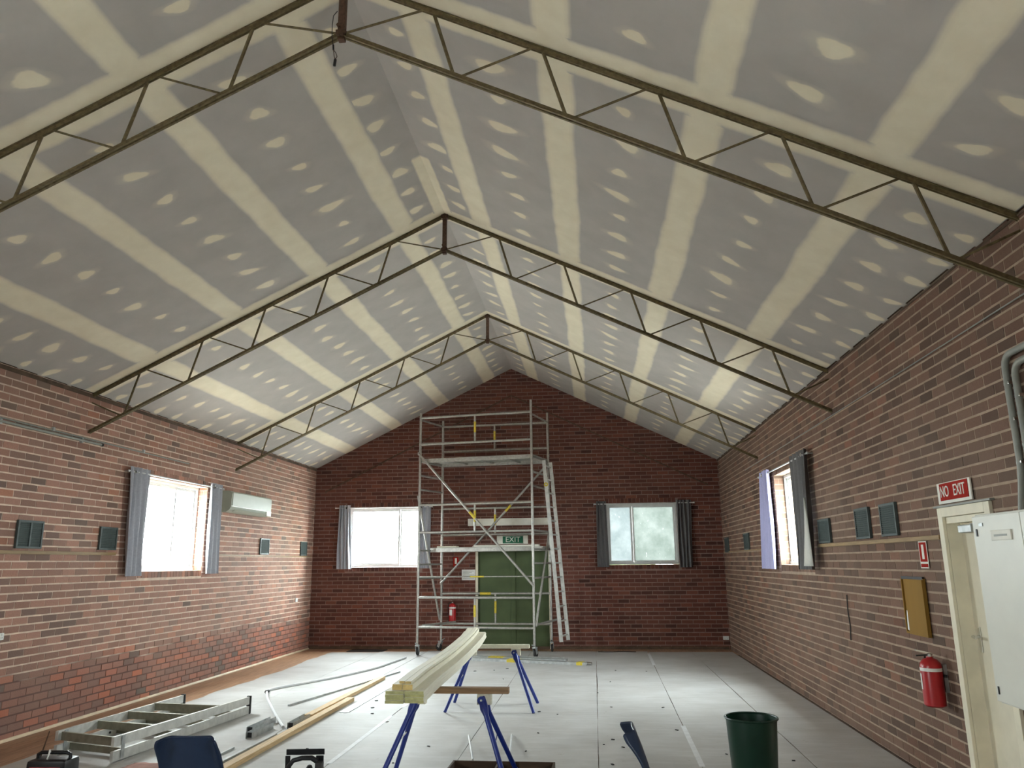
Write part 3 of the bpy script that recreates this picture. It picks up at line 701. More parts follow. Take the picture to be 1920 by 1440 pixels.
curtain('L', 11.62, 11.98, 11.64, 12.06, 3.0, 1.605, CURT, 3, 'grey curtain between the left wall window and the air conditioner', [11.70], phase=1.0)
curtain('B', -3.77, -3.52, -3.78, -3.47, 2.975, 1.63, CURT, 4, 'grey curtain on the left edge of the left back window', [-3.6])
curtain('B', -2.0, -1.745, -2.0, -1.76, 2.96, 1.63, CURT, 3, 'grey curtain behind the scaffold at the left back window', [-1.95])
curtain('B', 1.78, 1.985, 1.76, 2.01, 2.965, 1.62, CURT_D, 3, 'dark grey curtain on the left edge of the right back window', [])
curtain('B', 3.43, 3.74, 3.44, 3.70, 2.965, 1.60, CURT_D, 4, 'dark grey curtain on the right edge of the right back window', [])
curtain('R', 11.64, 12.15, 11.66, 12.42, 3.03, 1.60, CURT_L, 3, 'lilac curtain on the far side of the right wall window', [11.95], phase=2.0)
curtain('R', 9.55, 10.28, 9.66, 10.30, 3.04, 1.61, CURT_D, 4, 'dark grey twisted curtain on the near side of the right wall window', [9.68], phase=1.2)
cl_ = [o for o in C.objects if o.name.startswith('curtain') and o.get('label', '').startswith('dark grey twisted')][0]
vs = []; fs = []
for j in range(9):
    f = j / 8; z = 2.45 - 0.80 * f
    for i in range(5):
        u = i / 4; vs.append((HW - 0.115 - 0.02 * math.sin(PI * u) - 0.01 * f, 9.62 - 0.13 * f * (1 - u) + 0.30 * u * f - 0.02 * u, z))
for j in range(8):
    for i in range(4): a = j * 5 + i; fs.append((a, a + 1, a + 6, a + 5))
lo = MB().add(vs, fs).build('turned_lining', CURT_LIN, cl_, True); md = lo.modifiers.new('t', 'SOLIDIFY'); md.thickness = 0.005
def rod(label, p, q_, brs, n):
    t = empty('curtain_rod'); tag(t, label, 'curtain rod', 'curtain rods')
    MB().tube([p, q_], 0.011, 10).build('rod', ALU_W, t, True)
    for e in (p, q_): MB().lathe([(0.0, -0.018), (0.014, -0.012), (0.018, 0), (0.014, 0.012), (0, 0.018)], e, 10).build('finial', ALU_W, t, True)
    for b in brs: MB().tube([b, Vector(b) - Vector(n) * 0.075], 0.006, 8).build('bracket', ALU_W, t, True)
rod('thin curtain rod above the left wall window', (-HW + .075, 9.42, 2.94), (-HW + .075, 12.05, 2.94), [(-HW + .075, 9.44, 2.94), (-HW + .075, 12.02, 2.94)], (1, 0, 0))
rod('thin curtain rod above the right wall window', (HW - .075, 9.5, 2.975), (HW - .075, 12.3, 2.975), [(HW - .075, 9.53, 2.975), (HW - .075, 12.26, 2.975)], (-1, 0, 0))
rod('thin curtain rod above the left back window', (-3.85, D - .075, 2.915), (-1.72, D - .075, 2.915), [(-3.82, D - .075, 2.915), (-1.75, D - .075, 2.915)], (0, -1, 0))
rod('thin curtain rod above the right back window', (1.74, D - .075, 2.905), (3.80, D - .075, 2.905), [(1.76, D - .075, 2.905), (3.77, D - .075, 2.905)], (0, -1, 0))

# ------------------------------------------------------------------ vents and wall rails
def vent(side, y0, y1, z0, z1, label, split=False):
    t = empty('wall_vent', (side * HW, (y0 + y1) / 2, z0)); tag(t, label, 'vent', 'wall vents')
    w = y1 - y0; hh = z1 - z0; nx = -side
    def b(nm, n0, n1, a, c, d, e, m=GREY_V, rot=None):
        return MB().rng(min(nx * n0, nx * n1), max(nx * n0, nx * n1), a, c, d, e, .002).build(nm, m, t)
    b('back_plate', 0.006, 0.012, -w / 2 + .01, w / 2 - .01, .01, hh - .01, BLACK)
    b('frame_side', 0.004, 0.03, -w / 2, -w / 2 + .022, 0, hh); b('frame_side', 0.004, 0.03, w / 2 - .022, w / 2, 0, hh)
    b('frame_edge', 0.004, 0.03, -w / 2 + .022, w / 2 - .022, 0, .022); b('frame_edge', 0.004, 0.03, -w / 2 + .022, w / 2 - .022, hh - .022, hh)
    if split: b('mullion', 0.004, 0.032, -.012, .012, .022, hh - .022)
    sm = MB().box((0, 0, 0), (0.004, w - 0.05, 0.021), Euler((0, nx * 0.55, 0))).mesh('louvre', GREY_V)
    n = 13
    for i in range(n):
        o = bpy.data.objects.new('louvre', sm); C.objects.link(o); o.parent = t; o.location = (nx * 0.02, 0, .03 + (hh - .06) * i / (n - 1))
vent(-1, 7.64, 8.03, 1.925, 2.22, 'wide grey-green louvred vent on the left wall at the picture edge', True)
vent(-1, 9.04, 9.39, 1.93, 2.21, 'grey-green louvred vent beside the near curtain of the left wall window')
vent(-1, 13.73, 14.13, 1.915, 2.205, 'grey-green louvred vent on the left wall below the air conditioner')
vent(-1, 15.73, 16.08, 1.91, 2.195, 'grey-green louvred vent on the left wall by the far corner')
vent(1, 9.09, 9.53, 1.91, 2.18, 'dark louvred vent on the right wall beside the twisted curtain')
vent(1, 7.81, 8.21, 1.92, 2.22, 'middle dark louvred vent of the three between curtain and no exit sign')
vent(1, 7.13, 7.51, 1.925, 2.215, 'dark louvred vent on the right wall nearest the no exit sign')
vent(1, 13.72, 14.15, 1.90, 2.185, 'narrow-looking louvred vent beyond the lilac curtain on the right wall')
vent(1, 15.78, 16.17, 1.88, 2.17, 'louvred vent on the right wall at the far corner')
for sd, y0, y1, lb in ((-1, 2.0, 9.405, 'tan timber rail under the vents on the left wall'), (-1, 12.15, 16.40, 'thin tan timber rail on the left wall beyond the window'), (1, 6.33, 9.62, 'tan timber rail under the vents on the right wall'), (1, 12.5, 16.40, 'thin timber rail on the right wall beyond the lilac curtain')):
    h_ = 0.036 if y1 < 10 else 0.018
    mb = MB().rng(*sorted((sd * (HW - 0.001), sd * (HW - 0.024))), y0, y1, 1.902 - h_, 1.902, 0.004)
    tag(mb.build('wall_rail', RAILW), lb, 'rail', 'timber wall rails')

# ------------------------------------------------------------------ air conditioner
ac = empty('air_conditioner', (-HW, 12.93, 2.58)); tag(ac, 'pale split air conditioner high on the left wall beside the curtain', 'air conditioner')
hl = 0.80
prof = [(0.005, 0.0), (0.10, 0.0), (0.155, 0.035), (0.185, 0.085), (0.19, 0.30), (0.165, 0.335), (0.12, 0.345), (0.005, 0.345)]
MB().prism([(x_, -hl, z) for x_, z in prof], (0, 2 * hl, 0)).build('casing', ACM, ac)
MB().rng(0.1905, 0.196, -hl + .03, hl - .03, 0.105, 0.315, .003).build('front_panel', ACM, ac)
MB().box((0.150, 0, 0.046), (0.006, 2 * hl - 0.3, 0.075), Euler((0, 0.72, 0)), .002).build('air_louvre', BLACK, ac)
MB().box((0.176, 0, 0.028), (0.004, 2 * hl - 0.26, 0.05), Euler((0, 0.9, 0)), .001).build('air_flap', ACM, ac)
MB().rng(0.165, 0.193, hl - 0.2, hl - .005, 0.012, 0.085, .006).build('control_window', WHITE, ac)
MB().rng(0.188, 0.193, -hl, hl, 0.086, 0.098, .002).build('trim_strip', WHITE, ac)

# ------------------------------------------------------------------ pipes on the left wall, power points
t = empty('wall_conduit', (-HW, 0, 3.245)); tag(t, 'long grey conduit running along the upper left wall', 'conduit')
MB().tube([(0.02, 1.0, 0.0), (0.02, 11.0, -0.02)], 0.009, 10).build('conduit', PVC, t, True)
for y in (4, 6, 8, 9.8): MB().box((0.014, y, 0.0), (0.03, 0.03, 0.045), None, .003).build('saddle', GALV, t)
t = empty('pipe_stub', (-HW, 8.4, 3.15)); tag(t, 'short grey pipe stub below the conduit on the left wall', 'pipe')  # pipe stub clipped to the wall, not a light fitting
MB().tube([(0.03, -1.9, 0.045), (0.03, 0.47, 0.045)], 0.015, 12).build('pipe', PVC, t, True)
MB().lathe([(0.020, -0.015), (0.020, 0.015)], (0.03, 0.47, 0.045), 12, Matrix.Rotation(PI / 2, 3, 'X')).build('end_cap', RUBBER, t)
for y in (-1.2, 0.1): MB().box((0.018, y, 0.045), (0.034, 0.03, 0.055), None, .003).build('saddle', GALV, t)
def outlet(loc, nrm, label, w=0.115, hh=0.07):
    t = empty('power_outlet', loc); tag(t, label, 'power outlet', 'power outlets')
    M = Matrix.Rotation(math.atan2(nrm[1], nrm[0]), 3, 'Z')
    MB().box(M @ Vector((0.012, 0, 0)), (0.014, w, hh), M, .004).build('face_plate', WHITE, t)
    for s_ in (-1, 1):
        MB().box(M @ Vector((0.021, s_ * w * 0.25, 0.015)), (0.006, 0.016, 0.02), M, .002).build('switch', WHITE, t)
        for dx in (-0.008, 0.008): MB().box(M @ Vector((0.0195, s_ * w * 0.25 + dx, -0.012)), (0.002, 0.003, 0.01), M).build('socket_slot', BLACK, t)
outlet((-HW, 7.60, 1.045), (1, 0), 'white power point at the left picture edge')
outlet((-HW, 15.66, 1.03), (1, 0), 'small white power point on the left wall near the far corner', 0.12, 0.075)
outlet((4.27, D, 0.217), (0, -1), 'white power point low on the back wall in the right corner')

# ------------------------------------------------------------------ back wall: green doors, signs
dr = empty('door_1', (0, D, 0)); dr['kind'] = 'structure'
for a, b in ((-0.79, -0.735), (0.745, 0.80)): MB().rng(a, b, -0.02, 0.12, 0.0, 2.03, .004).build('door_jamb', CREAM_F, dr)
MB().rng(-0.79, 0.80, -0.025, 0.12, 1.98, 2.04, .004).build('door_head', CREAM_F, dr)
for s_, a, b in ((-1, -0.733, 0.002), (1, 0.008, 0.743)):
    lf = MB().rng(a, b, 0.045, 0.085, 0.012, 1.976, .003).build('door_leaf', GREEN_D, dr)
    MB().rng((0.008 if s_ > 0 else -0.055), (0.055 if s_ > 0 else 0.0), 0.030, 0.046, 0.02, 1.97, .003).build('meeting_stile', GREEN_D, lf)
    MB().rng(a + 0.02, b - 0.02, 0.040, 0.046, 0.03, 0.22, .002).build('kick_plate', GREEN_D, lf)
MB().rng(-0.03, 0.04, 0.022, 0.0295, 0.012, 1.975, .002).build('astragal', GREEN_D, dr)  # strip added to hide the line of daylight between the leaves
MB().rng(-0.74, 0.75, 0.088, 0.10, 0.0, 1.985).build('light_block_panel', GREEN_D, dr)  # panel added behind the leaves to block daylight through the gaps
MB().tube([(0.10, 0.045, 1.02), (0.10, -0.005, 1.02), (0.19, -0.01, 1.02)], 0.009, 8).build('door_handle', CHROME, dr, True)
t = empty('exit_sign', (0, D, 2.197)); tag(t, 'green exit sign on a pale board above the green doors', 'sign')
MB().rng(-0.332, 0.326, -0.03, -0.009, -0.088, 0.088, .003).build('backing_board', SIGNW, t)
MB().rng(-0.207, 0.222, -0.038, -0.0305, -0.073, 0.073, .002).build('sign_face', GREENS, t)
lettering('EXIT', 0.155, SIGNW, t, (0.008, -0.040, 0.0), (PI / 2, 0, 0), sx=1.0)
tag(MB().rng(-0.95, 0.785, D - 0.055, D - 0.009, 2.495, 2.645, .004).build('timber_board', SIGNW), 'long pale board fixed to the brick above the exit sign', 'board')
t = empty('paper_notice', (-0.94, D, 1.485)); tag(t, 'white paper notice taped on the brick left of the green doors', 'notice')
MB().rng(-0.142, 0.142, -0.012, -0.0095, -0.108, 0.108).build('paper', WHITE, t)
for i in range(7): MB().rng(-0.12, 0.12 - 0.05 * (i % 3), -0.0132, -0.0122, 0.07 - i * 0.024, 0.076 - i * 0.024).build('print_line', PVC, t)
t = empty('extinguisher_sign', (-1.21, D, 1.755)); tag(t, 'small red extinguisher sign on the back wall behind the scaffold', 'sign')
MB().rng(-0.058, 0.058, -0.012, -0.0095, -0.095, 0.095).build('sign_face', REDS, t); MB().rng(-0.022, 0.022, -0.0132, -0.0122, -0.045, 0.075).build('white_panel', SIGNW, t)
def extinguisher(loc, face, label, hgt=0.42, r=0.075):
    t = empty('fire_extinguisher', loc, face); tag(t, label, 'fire extinguisher', 'fire extinguishers')     # local -Y faces the room
    c = (0, -r - 0.03, 0)
    MB().lathe([(r * 0.8, 0), (r, 0.012), (r, hgt * 0.70), (r * 0.93, hgt * 0.77), (r * 0.65, hgt * 0.835), (r * 0.3, hgt * 0.86), (r * 0.3, hgt * 0.885)], c, 24).build('cylinder', RED, t, True)
    MB().lathe([(r * 1.012, hgt * 0.63), (r * 1.012, hgt * 0.69)], c, 24).build('white_band', WHITE, t, True)
    vs = []; fs = []
    for i in range(9):
        a = -PI / 2 - 0.8 + 0.9 * i / 8
        for z in (hgt * 0.30, hgt * 0.58): vs.append((math.cos(a) * r * 1.01 + c[0], math.sin(a) * r * 1.01 + c[1], z))
    for i in range(8): fs.append((2 * i, 2 * i + 2, 2 * i + 3, 2 * i + 1))
    MB().add(vs, fs).build('label', WHITE, t)
    MB().lathe([(r * 0.26, hgt * 0.885), (r * 0.26, hgt * 0.93), (r * 0.18, hgt * 0.94)], c, 14).build('valve', CHROME, t, True)
    MB().bar((0, c[1] + 0.02, hgt * 0.94), (0, c[1] - 0.10, hgt * 1.0), 0.018, 0.008).build('lever', CHROME, t)
    MB().bar((0, c[1] + 0.02, hgt * 0.92), (0, c[1] - 0.10, hgt * 0.90), 0.018, 0.008).build('carry_handle', BLACK, t)
    MB().tube([(-0.02, c[1], hgt * 0.91), (-0.07, c[1] - .01, hgt * 0.88), (-r - 0.018, c[1], hgt * 0.72), (-r - 0.012, c[1], hgt * 0.45)], 0.008, 8).build('hose', BLACK, t, True)
    MB().tube([(-r - 0.012, c[1], hgt * 0.45), (-r - 0.012, c[1], hgt * 0.33)], [0.008, 0.014], 8).build('nozzle', BLACK, t, True)
    MB().box((0, -0.014, hgt * 0.5), (0.05, 0.03, hgt * 0.5), None, .003).build('wall_bracket', GALV, t)
    MB().box((0, -0.03, hgt * 0.55), (r * 1.6, 0.02, 0.02), None, .003).build('strap', BLACK, t)
    return t
extinguisher((-1.26, D, 0.55), 0.0, 'red fire extinguisher on the back wall behind the scaffold')
extinguisher((HW, 6.57, 0.625), PI / 2 * -1, 'red fire extinguisher with white band on the right wall by the door', 0.41, 0.078)

# ------------------------------------------------------------------ right wall: door, cabinet, signs, conduits
dr = empty('door_2', (HW, 0, 0)); dr['kind'] = 'structure'
MB().rng(0.0, 0.14, 6.225, 6.272, 0, 2.03, .003).build('door_jamb', CREAM_F, dr); MB().rng(0.0, 0.14, 5.528, 5.575, 0, 2.03, .003).build('door_jamb', CREAM_F, dr)
MB().rng(0.0, 0.14, 5.575, 6.225, 1.98, 2.028, .003).build('door_head', CREAM_F, dr)
MB().rng(-0.026, -0.001, 6.225, 6.30, 0.0, 2.10, .004).build('architrave', CREAM_F, dr); MB().rng(-0.026, -0.001, 5.50, 5.575, 0.0, 2.10, .004).build('architrave', CREAM_F, dr)
MB().rng(-0.026, -0.001, 5.575, 6.225, 2.03, 2.10, .004).build('architrave', CREAM_F, dr)
MB().rng(-0.034, -0.001, 5.46, 6.34, 2.101, 2.116, .003).build('head_cap', PVC, dr)
lf = MB().rng(0.10, 0.137, 5.578, 6.222, 0.012, 1.978, .003).build('door_leaf', CREAM, dr)
MB().rng(0.092, 0.0995, 6.135, 6.175, 1.06, 1.24, .003).build('handle_plate', CHROME, lf)
MB().tube([(0.095, 6.155, 1.17), (0.045, 6.155, 1.17), (0.04, 6.09, 1.165)], 0.010, 8).build('lever_handle', CHROME, lf, True)
MB().box((0.06, 6.02, 1.935), (0.06, 0.20, 0.055), None, .006).build('door_closer', GALV, dr)
MB().bar((0.05, 5.95, 1.965), (0.04, 5.75, 1.972), 0.02, 0.008).build('closer_arm', CHROME, dr)

cb = empty('electrical_cabinet', (HW, 4.70, 0.868)); tag(cb, 'white electrical cabinet on the right wall in front of the cream door', 'cabinet')
ch = 1.125
MB().rng(-0.235, -0.009, -0.60, 0.565, 0.0, ch, .006).build('body', CABM, cb)
d1 = MB().rng(-0.256, -0.2355, 0.0, 0.562, 0.012, ch - .012, .004).build('cabinet_door', CABM, cb)
d2 = MB().rng(-0.256, -0.2355, -0.597, -0.006, 0.012, ch - .012, .004).build('cabinet_door', CABM, cb)
MB().rng(-0.262, -0.2565, 0.505, 0.520, ch - .135, ch - .09, .001).build('lock_slot', BLACK, d1)
MB().rng(-0.262, -0.2565, 0.515, 0.527, 0.055, 0.10, .001).build('lock_slot', BLACK, d1)
MB().rng(-0.262, -0.2565, 0.425, 0.47, ch - .075, ch - .055, .001).build('keyhole_cover', GALV, d1)
pl = MB().rng(-0.266, -0.2565, 0.10, 0.33, ch - .165, ch - .105, .003).build('name_plate', SIGNW, d1)
MB().rng(-0.2675, -0.2662, 0.14, 0.29, ch - .142, ch - .13).build('print_line', PVC, pl)
MB().rng(-0.260, -0.2565, -0.05, -0.001 + 0.03, 0.52, 0.63, .001).build('meter_window', BLACK, d1)
MB().rng(-0.266, -0.2605, -0.03, 0.012, 0.53, 0.60, .001).build('meter_label', WHITE, d1)

def pipe_run(name, label, path, r, saddles):
    t = empty(name, (HW, 0, 0)); tag(t, label, 'conduit', 'electrical conduits')
    pts = [Vector(p) for p in path]; out = [pts[0]]
    for i in range(1, len(pts) - 1):      # round the corners
        a = pts[i] + (pts[i - 1] - pts[i]).normalized() * min(0.09, (pts[i - 1] - pts[i]).length * .45); b = pts[i] + (pts[i + 1] - pts[i]).normalized() * min(0.09, (pts[i + 1] - pts[i]).length * .45)
        for k in range(7): f = k / 6; out.append(a * (1 - f) ** 2 + pts[i] * 2 * f * (1 - f) + b * f * f)
    out.append(pts[-1]); MB().tube(out, r, 14).build('conduit', PVC, t, True)
    for s_ in saddles: MB().box((-0.022, s_[0], s_[1]), (0.04, 2.9 * r, 0.022), Euler((0, 0, 0)), .004).build('saddle', CHROME, t)
pipe_run('electrical_conduit', 'outer grey conduit bending above the electrical cabinet', [(-0.03, 5.10, 1.996), (-0.03, 5.03, 2.25), (-0.03, 5.03, 2.975), (-0.03, 3.6, 2.99)], 0.021, [(5.03, 2.30), (5.03, 2.57), (5.03, 2.80)])
pipe_run('electrical_conduit', 'inner grey conduit bending above the electrical cabinet', [(-0.03, 4.93, 1.996), (-0.03, 4.93, 2.90), (-0.03, 3.6, 2.915)], 0.021, [(4.93, 2.40), (4.93, 2.70)])

t = empty('no_exit_sign', (HW, 5.99, 2.204)); tag(t, 'red sign reading no exit above the cream door', 'sign')
MB().rng(-0.022, -0.009, -0.265, 0.265, -0.078, 0.078, .003).build('backing_board', SIGNW, t)
MB().rng(-0.0265, -0.0225, -0.235, 0.215, -0.055, 0.072, .001).build('sign_face', REDS, t)
lettering('NO', 0.118, SIGNW, t, (-0.028, 0.128, 0.006), (PI / 2, 0, -PI / 2), sx=0.76)
lettering('EXIT', 0.118, SIGNW, t, (-0.028, -0.105, 0.006), (PI / 2, 0, -PI / 2), sx=0.76)
t = empty('fire_sign', (HW, 6.682, 1.756)); tag(t, 'narrow red and white fire extinguisher sign on the right wall', 'sign')
MB().rng(-0.012, -0.0095, -0.078, 0.078, -0.107, 0.107).build('sign_board', SIGNW, t)
MB().rng(-0.0132, -0.0121, -0.068, 0.068, -0.055, 0.098).build('red_panel', REDS, t); MB().rng(-0.0132, -0.0121, -0.068, 0.068, -0.098, -0.072).build('red_panel', REDS, t)
MB().rng(-0.0145, -0.0134, -0.02, 0.022, -0.035, 0.08).build('white_panel', SIGNW, t)
t = empty('timber_wall_box', (HW, 6.955, 1.11)); tag(t, 'yellow-brown plywood box fixed on the right wall above the extinguisher', 'wooden box')
MB().rng(-0.028, -0.009, -0.235, 0.235, 0.0, 0.016, .002).build('base_panel', YBOX, t)
MB().rng(-0.028, -0.009, 0.219, 0.235, 0.016, 0.455, .002).build('side_panel', YBOX, t); MB().rng(-0.028, -0.009, -0.235, -0.219, 0.016, 0.455, .002).build('side_panel', YBOX, t)
MB().rng(-0.013, -0.009, -0.219, 0.219, 0.016, 0.445).build('back_panel', YBOX, t)
MB().rng(-0.040, -0.0285, -0.235, 0.13, 0.0, 0.448, .002).build('front_panel', YBOX, t)
MB().rng(-0.026, -0.009, -0.219, 0.219, 0.4455, 0.470, .001).build('opening_shade', BLACK, t)  # solid black strip stands in for the shade of the open top
MB().box((-0.022, 0.175, 0.105), (0.003, 0.05, 0.16), Euler((0.12, 0, 0))).build('paper_slip', WHITE, t)
mb = MB().tube([(HW - .012, 8.76, 1.36), (HW - .016, 8.765, 1.2), (HW - .012, 8.75, 1.05), (HW - .014, 8.772, 0.90)], 0.006, 6)
tag(mb.build('wall_cable', RUBBER, None, True), 'short dark cable hanging on the right wall bricks', 'cable')
mb = MB().tube([(HW - .016, 2.5, 3.30), (HW - .016, 13.6, 3.235)], 0.005, 8)
tag(mb.build('wall_wire', PVC, None, True), 'thin grey wire stretched along the upper right wall', 'wire')

# ------------------------------------------------------------------ scaffold tower
FL_, FR_, BL_, BR_ = Vector((-1.75, 15.30, 0)), Vector((0.545, 14.95, 0)), Vector((-1.45, 16.15, 0)), Vector((0.813, 15.95, 0))
sc = empty('scaffold_tower', (0, 0, 0)); tag(sc, 'tall aluminium mobile scaffold tower standing before the green doors', 'scaffold')
Zv = lambda p, z: Vector((p.x, p.y, z))
def tb(nm, a, b, r=0.024, m=ALU, par=sc): return MB().tube([a, b], r, 10).build(nm, m, par, True)
for p, top in ((FL_, 4.74), (FR_, 4.88), (BL_, 4.72), (BR_, 4.80)):
    u = tb('upright', Zv(p, 0.20), Zv(p, top), 0.0255)
    for z in (2.02, 3.86): MB().lathe([(0.029, 0), (0.029, 0.07)], Zv(p, z), 12).build('spigot_joint', ALU, u, True)
for z in (0.53, 1.08, 2.326, 2.866, 4.09, 4.64): tb('front_ledger', Zv(FL_, z), Zv(FR_, z))
for z in (0.53, 1.12, 2.30, 2.84, 4.05, 4.59): tb('back_ledger', Zv(BL_, z), Zv(BR_, z))
tb('thin_ledger', Zv(FL_, 1.47), Zv(FR_, 1.47), 0.013)
fm, bm_ = (FL_ + FR_) / 2, (BL_ + BR_) / 2
for base, zs in ((fm, ((0.53, 1.08), (2.326, 2.866), (4.09, 4.64))), (bm_, ((0.53, 1.12), (2.30, 2.84), (4.05, 4.59)))):
    for a, b in zs:
        s_ = tb('spindle', Zv(base, a), Zv(base, b), 0.021)
        MB().lathe([(0.0235, a + (b - a) * .35), (0.0235, a + (b - a) * .75)], Zv(base, 0), 12).build('yellow_band', YEL, s_, True)
yb_ = Zv(FL_.lerp(FR_, 0.46), 1.47); yc_ = Zv(FL_.lerp(FR_, 0.58), 1.47); tb('yellow_band', yb_, yc_, 0.0165, YEL)
tb('yellow_band', Zv(BL_.lerp(BR_, 0.36), 1.12), Zv(BL_.lerp(BR_, 0.46), 1.12), 0.0275, YEL)
b1 = tb('diagonal_brace', Zv(FL_, 3.90) - Vector((0.02, .05, 0)), Zv(FR_, 1.30) - Vector((0, .05, 0)), 0.023); b2 = tb('diagonal_brace', Zv(BL_, 1.33) + Vector((0, -.05, 0)), Zv(BR_, 3.72) + Vector((0, -.05, 0)), 0.023)
for bb, a, b in ((b1, Zv(FL_, 3.90) - Vector((.02, .05, 0)), Zv(FR_, 1.30) - Vector((0, .05, 0))), (b2, Zv(BL_, 1.33) + Vector((0, -.05, 0)), Zv(BR_, 3.72) + Vector((0, -.05, 0)))):
    for f in (0.0, 1.0):
        MB().box(a.lerp(b, f) + Vector((0, 0.03, 0)), (0.05, 0.07, 0.06), None, .008).build('brace_hook', ALU, bb)
    k = 0.46 if bb is b1 else 0.60
    MB().tube([a.lerp(b, k), a.lerp(b, k + 0.05)], 0.025, 10).build('yellow_band', YEL, bb, True)
tb('diagonal_brace', Zv(FL_, 3.05) + Vector((-.03, 0, 0)), Zv(BL_, 0.60) + Vector((-.03, 0, 0)), 0.022); tb('diagonal_brace', Zv(BR_, 2.62) + Vector((.035, 0, 0)), Zv(FR_, 0.56) + Vector((.035, 0, 0)), 0.022)
for a, b in ((FL_, BL_), (FR_, BR_)):
    for z in (1.44, 1.71, 1.98, 2.33, 3.18, 3.46, 3.74, 4.60): tb('rung', Zv(a, z), Zv(b, z), 0.019)
tb('plan_brace', Zv(FL_, 0.56) + Vector((.1, 0, 0)), Vector((-1.15, 16.12, 0.565)), 0.021); tb('plan_brace', Zv(FR_, 0.58), Vector((1.02, 15.62, 0.66)), 0.021)
def platform(z, f0, f1, fb, name):
    a = FL_.lerp(BL_, f0); b = FR_.lerp(BR_, f0); c = FR_.lerp(BR_, f1); d = FL_.lerp(BL_, f1)
    p_ = empty(name); p_.parent = sc
    poly = [Zv(q_, z) for q_ in (a, b, c, d)]
    MB().prism(poly, (0, 0, 0.018)).build('deck_board', DECK, p_)
    for e, g in ((a, b), (d, c)): MB().bar(Zv(e, z - 0.03), Zv(g, z - 0.03), 0.035, 0.075).build('deck_beam', ALU, p_)
    for f in (0.0, 0.25, 0.5, 0.75, 1.0):
        e = a.lerp(b, f); g = d.lerp(c, f); MB().bar(Zv(e, z - 0.025), Zv(g, z - 0.025), 0.03, 0.03).build('deck_joist', ALU, p_)
platform(3.785, 0.06, 0.94, 0, 'platform'); platform(2.02, 0.5, 0.96, 0, 'lower_platform')
def castor(p, ang):
    c = empty('castor', (p.x, p.y, 0), ang); c.parent = sc
    MB().lathe([(0.018, 0.17), (0.018, 0.30)], (0, 0, 0), 10).build('stem', GALV, c, True)
    for s_ in (-1, 1): MB().bar((0.0, s_ * 0.03, 0.19), (0.05, s_ * 0.03, 0.075), 0.006, 0.06, (0, 0, 1)).build('fork', GALV, c)
    MB().box((0.01, 0, 0.185), (0.09, 0.07, 0.02), None, .004).build('fork_crown', GALV, c)
    MB().lathe([(0.03, -0.02), (0.066, -0.02), (0.072, -0.012), (0.072, 0.012), (0.066, 0.02), (0.03, 0.02)], (0.05, 0, 0.0735 + SZ), 20, Matrix.Rotation(PI / 2, 3, 'X')).build('wheel', RUBBER, c, True)
    MB().bar((-0.03, 0, 0.21), (-0.10, 0, 0.245), 0.03, 0.01).build('brake_lever', GALV, c)
for p, a in ((FL_, 1.5), (FR_, 1.2), (BL_, 2.6), (BR_, 1.5)): castor(p, a)
tag(MB().box((-1.28, 15.93, 2.055), (0.42, 0.2, 0.03), Euler((0, 0, -.1)), .01).build('offcut', PINE_P), 'pale offcut lying on the lower scaffold platform', 'offcut')
tag(MB().box((-0.05, 15.77, 2.060), (1.35, 0.12, 0.035), Euler((0, 0, -.11)), .004).build('plank', SIGNW), 'pale plank lying on the lower scaffold platform before the doors', 'plank')

# ladder hooked on the scaffold side
ld = empty('extension_ladder', (0, 0, 0)); tag(ld, 'aluminium extension ladder hooked on the right side of the scaffold', 'ladder')
n0, n1 = Vector((1.020, 15.5, 0.235)), Vector((0.748, 15.5, 3.74)); g0, g1 = Vector((1.14, 15.9, 0.235)), Vector((0.862, 15.9, 3.74))
for a, b, nm in ((n0, n1, 1), (g0, g1, 1)):
    MB().bar(a, b, 0.028, 0.072, (1, 0, 0.08)).build('side_rail', PALEALU, ld)
for i in range(13):
    f = 0.03 + 0.94 * i / 12; MB().tube([n0.lerp(n1, f) - Vector((0, .03, .0)), g0.lerp(g1, f) + Vector((0, .03, 0))], 0.016, 10).build('rung', PALEALU, ld, True)
MB().torus(n0.lerp(n1, 0.86) + Vector((0, -.02, 0)), 0.03, 0.012, (0, 1, 0)).build('rope_loop', YEL, ld, True)

# spare scaffold parts on the floor
def floor_bar(label, a, b, w, h_, m, name='scaffold_plank', z=0.0, band=None):
    a = Vector(a); b = Vector(b); mb = MB().bar((a.x, a.y, SZ + z + h_ / 2), (b.x, b.y, SZ + z + h_ / 2), w, h_)
    o = mb.build(name, m); tag(o, label, 'scaffold part', 'loose scaffold parts')
    if band:
        for f0, f1 in band:
            p = a.lerp(b, f0); q_ = a.lerp(b, f1); MB().bar((p.x, p.y, SZ + z + h_ / 2), (q_.x, q_.y, SZ + z + h_ / 2), w + .004, h_ + .003).build('yellow_band', YEL, o)
    return o
o = floor_bar('grey flat scaffold plank lying nearest on the floor by the trestle', (-0.55, 14.62), (1.52, 13.98), 0.16, 0.045, GALV, band=[(0.32, 0.42), (0.92, 0.97)])
MB().tube([(1.52, 13.98, SZ + .025), (1.60, 13.955, SZ + .025)], 0.02, 10).build('end_spigot', CHROME, o, True)
floor_bar('grey scaffold plank lying behind the nearest one', (-0.75, 14.95), (1.15, 14.42), 0.16, 0.045, GALV, band=[(0.25, 0.40)])
mb = MB().tube([(-0.95, 15.07, SZ + .026), (1.1, 14.62, SZ + .026)], 0.025, 10); tag(mb.build('scaffold_tube', GALV, None, True), 'round scaffold tube lying behind the grey planks', 'scaffold part', 'loose scaffold parts')
tag(MB().box((-1.02, 15.02, SZ + .04), (0.14, 0.12, 0.08), Euler((0, 0, -.2)), .01).build('coupler', RUBBER), 'dark scaffold coupler at the left end of the tube', 'scaffold part')

